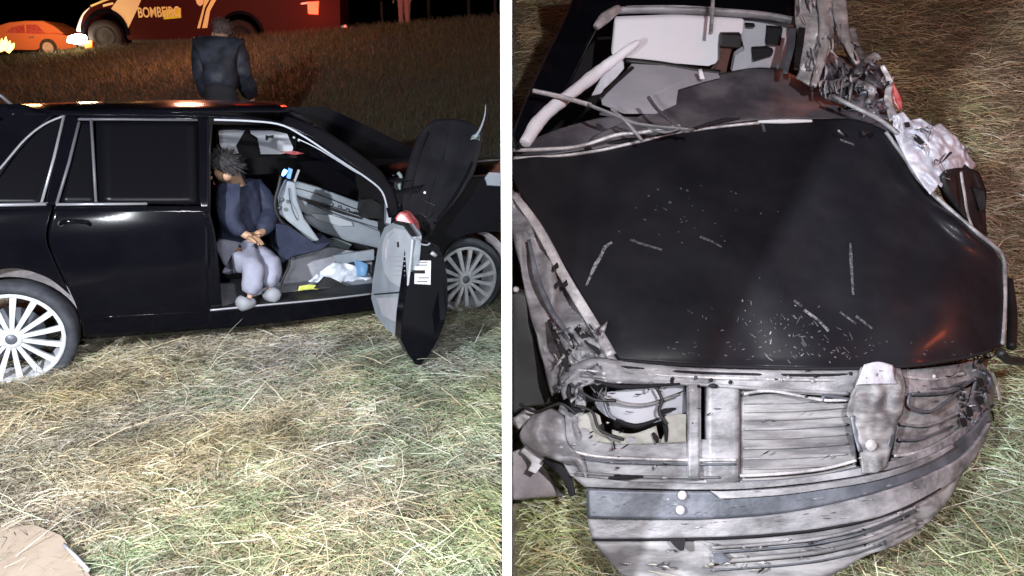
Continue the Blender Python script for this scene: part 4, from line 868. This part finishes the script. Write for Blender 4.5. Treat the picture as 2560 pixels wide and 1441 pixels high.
# left rail beside the bonnet
def lz(x, y): return hz(x, y)+.02
sheet('left_inner_rail', [[(1281, 478), (1281, 478), (1281, 478)], [(1281, 560), (1310, 545), (1338, 560)], [(1300, 660), (1350, 660), (1402, 670)], [(1320, 760), (1390, 770), (1458, 770)], [(1350, 870), (1420, 870), (1505, 850)], [(1380, 990), (1440, 930), (1545, 905)]], PX(lambda x, y: hz(max(x, 1400), min(y, 905))+.02), M['metal'], wk, 22, 40, amp=.045, freq=7, ridge=True, thick=.01)
rib([(1284, 486), (1345, 570), (1410, 690), (1470, 790), (1530, 890)], [16, 22, 24, 26, 24], 'silver', lambda x, y: hz(max(x, 1400), y)-.03, amp=.008, fr=8, nv=40)
rib([(1322, 600), (1345, 700), (1380, 780), (1430, 850)], [8, 12, 14, 8], 'dkmetal', lambda x, y: hz(1450, y)-.035, amp=.01)
rib([(1372, 800), (1392, 850), (1412, 895), (1418, 930)], [8, 14, 16, 8], 'void', lambda x, y: hz(1450, y)-.05, amp=.005)
rib([(1440, 820), (1470, 850), (1500, 885)], [12, 20, 10], 'void', lambda x, y: hz(1450, min(y, 880))-.03, amp=.005)
for (x, y) in ((1385, 668), (1392, 710), (1408, 712)): wp('rail_hole', [(x, y), (x+9, y-8), (x+12, y+2), (x+2, y+8)], lambda X, Y: hz(1450, Y)-.06, 'void', .01)
sheet('left_wing', [[(1281, 720), (1300, 722), (1318, 730)], [(1281, 860), (1310, 870), (1345, 880)], [(1281, 960), (1320, 970), (1380, 990)], [(1281, 1040), (1310, 1020), (1370, 1010)]], PX(2.78), M['black'], wk, 10, 16, amp=.01, thick=.02)
lathe('wing_bolt', P(1290, 724, 2.74), (0, -1, .5), [(0, .008), (.01, .006), (.012, 0)], M['silver'], wk, 10)
# front end: slam panel, radiator frame, beam
def ffz(x, y):
    t = (y-900)/540
    z = 2.62-.17*min(t, 1)+.03*t
    z += .42*(max(0, x-2150)/340)**2
    z += .10*(max(0, 1560-x)/260)**2
    return z
FX = lambda k=0: PX(lambda x, y: ffz(x, y)-k)
sheet('slam_panel', [[(1400, 930), (1480, 898), (1560, 905), (1750, 922), (2000, 928), (2250, 922), (2400, 905), (2470, 892)], [(1400, 965), (1480, 935), (1600, 942), (1780, 950), (2000, 955), (2250, 958), (2380, 950), (2460, 930)], [(1410, 1000), (1480, 960), (1600, 958), (1780, 966), (2000, 985), (2150, 990), (2340, 985), (2440, 945)]], FX(.03), M['metal'], wk, 60, 14, amp=.02, freq=8, ridge=True, thick=.01)
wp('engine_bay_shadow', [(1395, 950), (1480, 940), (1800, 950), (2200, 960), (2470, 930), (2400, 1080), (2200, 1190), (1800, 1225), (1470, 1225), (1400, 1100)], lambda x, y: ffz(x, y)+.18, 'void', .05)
sheet('radiator_panel', [[(1850, 975), (1950, 985), (2060, 995), (2130, 1005)], [(1850, 1060), (1950, 1060), (2060, 1060), (2130, 1060)], [(1840, 1150), (1950, 1150), (2060, 1145), (2140, 1140)], [(1830, 1215), (1950, 1212), (2060, 1200), (2140, 1180)]], FX(.0), M['metal2'], wk, 30, 26, amp=.006, freq=10, thick=.01)
for k, y in enumerate((1010, 1030, 1052, 1074, 1098, 1122, 1148, 1172)):
    wt('corrugation', [(1860, y, ffz(1860, y)-.008), (1960, y-2, ffz(1960, y)-.010), (2040, y-6, ffz(2040, y)-.010), (2118, y-12, ffz(2118, y)-.008)], .008 if k % 2 else .005, 'metal2' if k % 3 else 'metal', flat=.6)
sheet('left_support', [[(1400, 1010), (1500, 1080), (1600, 1095), (1720, 1100), (1840, 1100)], [(1390, 1080), (1480, 1120), (1600, 1130), (1720, 1130), (1840, 1130)], [(1400, 1140), (1480, 1165), (1600, 1170), (1720, 1170), (1840, 1170)], [(1425, 1190), (1480, 1205), (1600, 1212), (1720, 1215), (1840, 1212)]], FX(.02), M['metal'], wk, 40, 20, amp=.018, freq=9, thick=.01)
sheet('headlamp_housing', [[(1500, 985), (1560, 975), (1650, 965), (1710, 965)], [(1490, 1010), (1540, 1005), (1620, 1000), (1715, 1000)], [(1510, 1035), (1560, 1048), (1640, 1042), (1720, 1030)], [(1545, 1055), (1590, 1062), (1640, 1055), (1700, 1030)]], PX(lambda x, y: ffz(x, y)+.03-.05*math.sin(math.pi*min(max((x-1490)/220, 0), 1))), M['grey'], wk, 26, 16, amp=.008, freq=9, thick=.01)
rib([(1440, 960), (1452, 1010), (1440, 1060), (1450, 1110)], [20, 26, 18, 20], 'metal', FX and (lambda x, y: ffz(x, y)-.02))
sheet('cream_bracket', [[(1445, 1040), (1480, 1030), (1500, 1040)], [(1445, 1070), (1480, 1070), (1510, 1080)], [(1440, 1105), (1480, 1105), (1530, 1110)]], FX(.03), M['creamm'], wk, 10, 10, amp=.015, freq=12)
sheet('cream_bracket', [[(1660, 1040), (1690, 1036), (1715, 1036)], [(1665, 1070), (1690, 1070), (1715, 1070)], [(1650, 1108), (1685, 1108), (1715, 1106)]], FX(.04), M['creamm'], wk, 10, 10, amp=.012, freq=16)
sheet('cream_bracket', [[(1530, 1075), (1580, 1085), (1640, 1065)], [(1530, 1110), (1580, 1112), (1650, 1108)]], FX(.03), M['creamm'], wk, 10, 6, amp=.02, freq=14)
for px in ([(1650, 1030), (1662, 1028), (1690, 1022)], [(1655, 1040), (1664, 1070), (1666, 1105)], [(1632, 1082), (1640, 1096), (1644, 1108)], [(1540, 1050), (1590, 1066), (1645, 1048)], [(1422, 1030), (1430, 1022), (1456, 1030)], [(1424, 960), (1422, 985), (1432, 1005)], [(1505, 1060), (1510, 1085)], [(1485, 952), (1560, 968), (1700, 960)], [(1772, 966), (1785, 965), (1795, 967)]):
    wt('dark_gap', [(x, y, ffz(x, y)-.055) for x, y in px], [.005, .010, .004] if len(px) > 2 else .006, 'void', sm=10, n=6)
def strut(nm, x0, x1, y0, y1, k, m='metal', tap=0):
    return sheet(nm, [[(x0, y0), (x0+6, y0), (x0+8, y0), (x1-8, y0), (x1-6, y0), (x1, y0)], [(x0+tap/2, (y0+y1)/2), (x0+6+tap/2, (y0+y1)/2), (x0+9+tap/2, (y0+y1)/2), (x1-9-tap/2, (y0+y1)/2), (x1-6-tap/2, (y0+y1)/2), (x1-tap/2, (y0+y1)/2)], [(x0+tap, y1), (x0+6+tap, y1), (x0+8+tap, y1), (x1-8-tap, y1), (x1-6-tap, y1), (x1-tap, y1)]],
        PX(lambda x, y: ffz(x, y)-k*(1 if x0+5+tap*(y-y0)/(y1-y0) < x < x1-5-tap*(y-y0)/(y1-y0) else 0)), M[m], wk, 12, 14, amp=.004, freq=12, thick=.01, straight=True)
strut('radiator_strut', 1716, 1752, 960, 1200, .05)
strut('radiator_strut', 1764, 1850, 962, 1205, .035, 'metal')
strut('radiator_strut', 1790, 1800, 975, 1150, .07, 'silver')
sheet('right_bracket', [[(2152, 920), (2190, 914), (2248, 922)], [(2140, 960), (2185, 965), (2262, 962)], [(2124, 1000), (2185, 1004), (2258, 1000)], [(2116, 1036), (2180, 1042), (2252, 1034)], [(2134, 1058), (2185, 1060), (2240, 1054)], [(2146, 1105), (2185, 1110), (2230, 1100)], [(2152, 1150), (2185, 1150), (2220, 1140)], [(2156, 1184), (2185, 1182), (2212, 1166)]], FX(.06), M['metal2'], wk, 22, 44, amp=.022, freq=14, thick=.012, ridge=True)
rib([(2130, 1040), (2140, 1090), (2150, 1130)], [8, 10, 8], 'dkmetal', lambda x, y: ffz(x, y)-.075, amp=.004)
rib([(2240, 1050), (2228, 1100), (2216, 1150)], [8, 12, 6], 'dkmetal', lambda x, y: ffz(x, y)-.075, amp=.004)
lathe('bracket_bolt', P(2178, 1114, ffz(2178, 1114)-.085), (0, -1, .3), [(0, .006), (.013, .006), (.02, .0)], M['silver'], wk, 10)
sheet('bracket_plate', [[(2160, 912), (2195, 905), (2232, 914)], [(2145, 950), (2190, 945), (2238, 948)], [(2140, 962), (2190, 960), (2245, 960)]], PX(lambda x, y: ffz(x, y)-.085), M['lavmetal'], wk, 12, 10, amp=.015, freq=18, thick=.004)
for q in ([(2150, 1052), (2235, 1048), (2232, 1056), (2154, 1060)], [(2160, 1075), (2226, 1072), (2224, 1077), (2162, 1080)]): wp('bracket_slot', q, lambda x, y: ffz(x, y)-.078, 'dkmetal', .008)
sheet('right_side_panel', [[(2240, 985), (2300, 990), (2380, 985), (2440, 960)], [(2240, 1050), (2300, 1060), (2380, 1040), (2435, 1000)], [(2235, 1110), (2290, 1110), (2360, 1090), (2425, 1050)], [(2225, 1160), (2280, 1150), (2340, 1130), (2400, 1090)]], FX(.02), M['metal2'], wk, 26, 22, amp=.012, freq=7, thick=.01)
wt('bent_rod', [(2278, 985, ffz(2278, 985)-.06), (2340, 985, ffz(2340, 985)-.06), (2390, 975, ffz(2390, 975)-.06), (2440, 945, ffz(2440, 945)-.06)], .006, 'dkmetal')
wt('bent_rod', [(2275, 985, ffz(2275, 985)-.06), (2272, 1015, ffz(2272, 1015)-.06), (2320, 1030, ffz(2320, 1030)-.06), (2360, 1010, ffz(2360, 1010)-.06), (2410, 970, ffz(2410, 970)-.06)], .006, 'dkmetal')
sheet('right_torn_corner', [[(2440, 935), (2460, 925), (2478, 940)], [(2425, 990), (2455, 985), (2485, 990)], [(2405, 1060), (2440, 1050), (2470, 1050)], [(2380, 1110), (2415, 1100), (2440, 1090)]], FX(.03), M['fold'], wk, 16, 20, amp=.05, freq=13, ridge=True)
for (x, y) in ((2452, 960), (2452, 1005), (2410, 1060), (2425, 1035)): wp('corner_hole', [(x-8, y-8), (x+6, y-10), (x+9, y+4), (x-3, y+10)], lambda X, Y: ffz(X, Y)-.09, 'void', .01)
rib([(2475, 925), (2490, 960), (2500, 1000)], [8, 8, 5], 'silver', lambda x, y: ffz(x, y)-.03, amp=.005)
# bumper beam: curved to the right
def beam(nm, top, bot, k, m, amp=.003, nu=60, th=.014, bulge=.02):
    mid = [((a[0]+b[0])/2, (a[1]+b[1])/2) for a, b in zip(top, bot)]
    return sheet(nm, [top, mid, bot], PX(lambda x, y: ffz(x, y)-k), M[m], wk, nu, 8, amp=amp, freq=9, thick=th)
beam('beam_upper_lip', [(1430, 1190), (1600, 1205), (1800, 1208), (2000, 1195), (2200, 1160), (2320, 1118), (2400, 1070), (2450, 1010)], [(1462, 1218), (1600, 1222), (1800, 1224), (2000, 1210), (2200, 1178), (2330, 1135), (2412, 1085), (2462, 1020)], .05, 'metal')
beam('bumper_beam', [(1466, 1221), (1600, 1226), (1800, 1228), (2000, 1214), (2200, 1182), (2335, 1138), (2418, 1086), (2470, 1022)], [(1468, 1296), (1600, 1298), (1800, 1296), (2000, 1275), (2200, 1228), (2330, 1180), (2415, 1130), (2478, 1050)], .08, 'dkmetal')
beam('bumper_ledge', [(1468, 1298), (1600, 1300), (1800, 1298), (2000, 1277), (2200, 1230), (2330, 1182), (2415, 1132), (2474, 1054)], [(1480, 1346), (1600, 1346), (1800, 1342), (2000, 1328), (2200, 1290), (2320, 1240), (2405, 1180), (2460, 1100)], .11, 'metal', nu=60)
beam('beam_highlight', [(1776, 1228), (1850, 1228), (2000, 1216), (2200, 1184), (2320, 1142), (2380, 1110)], [(1800, 1246), (1850, 1244), (2000, 1232), (2200, 1198), (2320, 1154), (2382, 1118)], .10, 'metal', nu=40)
wt('dark_gap', [(1480, 1350, ffz(1480, 1350)-.12), (1700, 1348, ffz(1700, 1350)-.12), (1900, 1340, ffz(1900, 1340)-.12), (2100, 1316, ffz(2100, 1316)-.12), (2250, 1275, ffz(2250, 1275)-.12), (2350, 1222, ffz(2350, 1222)-.12)], .004, 'void', sm=40)
wt('dark_gap', [(1520, 1196, ffz(1520, 1196)-.06), (1565, 1194, ffz(1565, 1194)-.06), (1608, 1192, ffz(1608, 1192)-.06)], [.003, .009, .003], 'void')
beam('lower_valance', [(1484, 1353), (1600, 1353), (1750, 1352), (1900, 1344), (2050, 1328), (2200, 1294), (2320, 1244), (2400, 1186)], [(1552, 1436), (1620, 1462), (1750, 1475), (1900, 1462), (2040, 1452), (2160, 1392), (2280, 1340), (2372, 1244)], .09, 'metal2', amp=.045)
for dy, m_, r_ in ((18, 'metal', .006), (30, 'dkmetal', .004), (52, 'metal2', .008), (74, 'dkmetal', .003)):
    wt('valance_rib', [(x, y+dy, ffz(x, y+dy)-.112) for x, y in ((1780, 1352), (1900, 1344), (2050, 1328), (2180, 1296), (2290, 1248))], r_, m_, sm=40, n=6)
for k in range(34):
    x = rnd.uniform(1560, 2330); y = float(np.interp(x, [1500, 1900, 2100, 2330], [1356, 1346, 1320, 1240]))+rnd.uniform(8, 85)
    wt('torn_shred', [(x, y, ffz(x, y)-.115), (x+rnd.uniform(-10, 10), y+rnd.uniform(-6, 6), ffz(x, y)-.13), (x+rnd.uniform(-22, 22), y+rnd.uniform(-9, 9), ffz(x, y)-.112)], [.002, rnd.uniform(.003, .008), .002], rnd.choice(('dkmetal', 'silver', 'metal', 'void', 'creamm')), sm=6, n=5, flat=.4)
wp('valance_hole', [(1676, 1354), (1714, 1352), (1710, 1376), (1700, 1378), (1686, 1366)], lambda x, y: ffz(x, y)-.14, 'void', .01)
wp('valance_hole', [(1784, 1392), (1808, 1390), (1824, 1400), (1800, 1412), (1786, 1404)], lambda x, y: ffz(x, y)-.135, 'dkmetal', .01)
for (x, y) in ((1706, 1239), (1701, 1276)): lathe('beam_bolt', P(x, y, ffz(x, y)-.10), (0, -1, .35), [(0, .012), (.012, .01), (.016, 0)], M['lavmetal'], wk, 14)
# edge highlights as silver tubes, ribs, slots, cables and shreds over the front end
for px, r, m_ in (([(1440, 925), (1560, 932), (1760, 944), (2000, 950), (2130, 950)], .006, 'silver'), ([(1450, 938), (1600, 952), (1760, 962), (2000, 978), (2120, 984)], .007, 'metal'),
    ([(1480, 905), (1560, 918), (1750, 932), (2000, 938), (2140, 936)], .005, 'void'), ([(2250, 940), (2340, 948), (2440, 925)], .006, 'silver'), ([(2250, 968), (2350, 972), (2440, 946)], .007, 'dkmetal'),
    ([(1400, 1118), (1500, 1142), (1700, 1150), (1840, 1150)], .006, 'silver'), ([(1405, 1128), (1500, 1153), (1700, 1161), (1840, 1161)], .004, 'dkmetal'), ([(1440, 1182), (1600, 1192), (1800, 1194)], .005, 'metal2'),
    ([(1850, 1190), (1960, 1184), (2060, 1172), (2140, 1152)], .006, 'silver'), ([(1850, 1205), (1960, 1200), (2060, 1188), (2150, 1168)], .004, 'dkmetal'),
    ([(1500, 988), (1560, 1010), (1620, 1012), (1700, 985)], .007, 'metal2'), ([(1510, 1000), (1525, 1040), (1560, 1056)], .006, 'dkmetal'),
    ([(1860, 985), (1930, 978), (2050, 1000), (2118, 1000)], .006, 'silver'), ([(2055, 1004), (2065, 990), (2125, 1000)], .007, 'dkmetal'),
    ([(2250, 1060), (2320, 1064), (2400, 1030)], .006, 'metal'), ([(2245, 1100), (2300, 1098), (2380, 1066)], .005, 'dkmetal'), ([(2235, 1140), (2290, 1132), (2370, 1100)], .006, 'silver')):
    wt('rib_and_highlight', [(x, y, ffz(x, y)-.045) for x, y in px], r, m_, sm=30, n=6)
random.seed(23)
for k in range(70):
    x = random.choice((random.uniform(1420, 1720), random.uniform(1420, 1560), random.uniform(2240, 2470), random.uniform(1720, 2240))); y = random.uniform(925, 1195)
    if x > 2240: y = random.uniform(915, 1130)-(x-2240)*.15
    a = random.choice((0, 0, .15, 1.4, -.5)); L_ = random.uniform(5, 20)
    wt('slot', [(x, y, ffz(x, y)-.052), (x+L_*math.cos(a)/2, y+L_*math.sin(a)/2+1, ffz(x, y)-.056), (x+L_*math.cos(a), y+L_*math.sin(a), ffz(x, y)-.052)], [.002, random.uniform(.003, .007), .002], random.choice(('void', 'void', 'dkmetal', 'silver', 'silver', 'brown')), sm=5, n=5, flat=.5)
for k in range(26):
    x = random.uniform(1430, 2440); y = random.uniform(930, 985)-(max(0, x-2300)*.2)
    lathe('bolt_head', P(x, y, ffz(x, y)-.05), (0, -1, .4), [(0, .006), (.006, .005), (.008, 0)], M[random.choice(('silver', 'dkmetal', 'void'))], wk, 8)
for k in range(60):
    x = random.uniform(1385, 1520); y = random.uniform(820, 1010)
    z = ffz(x, y)-.04+random.uniform(-.04, .04)
    wt('torn_shred', [(x, y, z), (x+random.uniform(-14, 14), y+random.uniform(-14, 14), z-.03), (x+random.uniform(-24, 24), y+random.uniform(-26, 26), z)], [.003, random.uniform(.004, .011), .002], random.choice(('silver', 'metal', 'dkmetal', 'void', 'metal', 'fold')), sm=7, n=5, flat=.45)
for k in range(46):
    x = random.uniform(2395, 2480); y = random.uniform(900, 1080)-(x-2395)*.3; z = ffz(x, y)-.04
    wt('torn_shred', [(x, y, z), (x+random.uniform(-12, 12), y+random.uniform(-14, 14), z-.03), (x+random.uniform(-18, 18), y+random.uniform(-22, 22), z)], [.003, random.uniform(.004, .010), .002], random.choice(('void', 'metal', 'dkmetal', 'void', 'fold', 'black')), sm=7, n=5, flat=.45)
for px in ([(1440, 1015), (1480, 1030), (1500, 1075), (1560, 1100)], [(1425, 960), (1460, 985), (1490, 1000), (1540, 1002)], [(1640, 968), (1655, 1000), (1648, 1030), (1668, 1062)], [(1300, 1010), (1340, 1030), (1400, 1010), (1440, 1035)]):
    wt('cable', [(x, y, ffz(x, y)-.075) for x, y in px], .006, 'black', sm=24, n=6)
# dents and drips along the beam
for k in range(40):
    x = random.uniform(1480, 2300); y0_ = np.interp(x, [1480, 1800, 2000, 2200, 2330], [1225, 1230, 1216, 1185, 1142]); y = y0_+random.uniform(4, 100)
    wt('dent_mark', [(x, y, ffz(x, y)-.128), (x+random.uniform(4, 16), y-random.uniform(-1, 3), ffz(x, y)-.129)], random.uniform(.0015, .004), random.choice(('dkmetal', 'metal2', 'silver')), sm=3, n=5, flat=.4)
# torn plastic at the lower left
sheet('torn_corner', [[(1330, 1040), (1370, 1020), (1410, 1040)], [(1300, 1090), (1360, 1080), (1420, 1110)], [(1340, 1130), (1400, 1120), (1460, 1150)], [(1420, 1160), (1450, 1170), (1470, 1215)]], FX(.03), M['metal'], wk, 20, 20, amp=.04, freq=9, ridge=True)
rib([(1290, 1060), (1325, 1040), (1345, 1080), (1310, 1110)], [30, 40, 30, 20], 'silver', lambda x, y: ffz(x, y)+.02, amp=.04)
rib([(1360, 1148), (1395, 1170), (1420, 1200), (1432, 1240)], [14, 22, 22, 14], 'void', lambda x, y: ffz(x, y)-.02, amp=.004)
rib([(1310, 1120), (1345, 1150), (1330, 1180)], [24, 36, 20], 'white', lambda x, y: ffz(x, y)+.02, amp=.02)
sheet('torn_liner', [[(1282, 1130), (1320, 1120), (1350, 1150)], [(1282, 1200), (1330, 1200), (1390, 1215)], [(1282, 1250), (1340, 1245), (1410, 1240)]], PX(lambda x, y: 2.72), M['liner'], wk, 16, 12, amp=.03, freq=9)
wt('torn_wiring', [(2500, 880, 2.75), (2520, 900, 2.8), (2560, 905, 2.9), (2620, 915, 3.0)], .018, 'black')
wt('torn_wiring', [(2520, 700, 3.3), (2530, 780, 3.2), (2528, 870, 3.1)], .02, 'black')
# red brake light of another vehicle behind the photographer: only its glow
q0 = P(2345, 838, hz(2345, 838)); q1 = P(2355, 838, hz(2355, 838)); q2 = P(2345, 848, hz(2345, 848))
nn = (q1-q0).cross(q2-q0).normalized(); vd = (q0-Vector((0, 0, CH))).normalized(); rd_ = vd-2*vd.dot(nn)*nn
lamp('brake_light_glow', 'POINT', tuple(q0+rd_*2.6), 55, (1, .17, .06), size=.13); lamp('bank_red_fill', 'POINT', (4.2, 8.5, 5.6), 45, (1, .22, .12), size=.2)  # second lamp: unseen red fill added to redden the upper bank
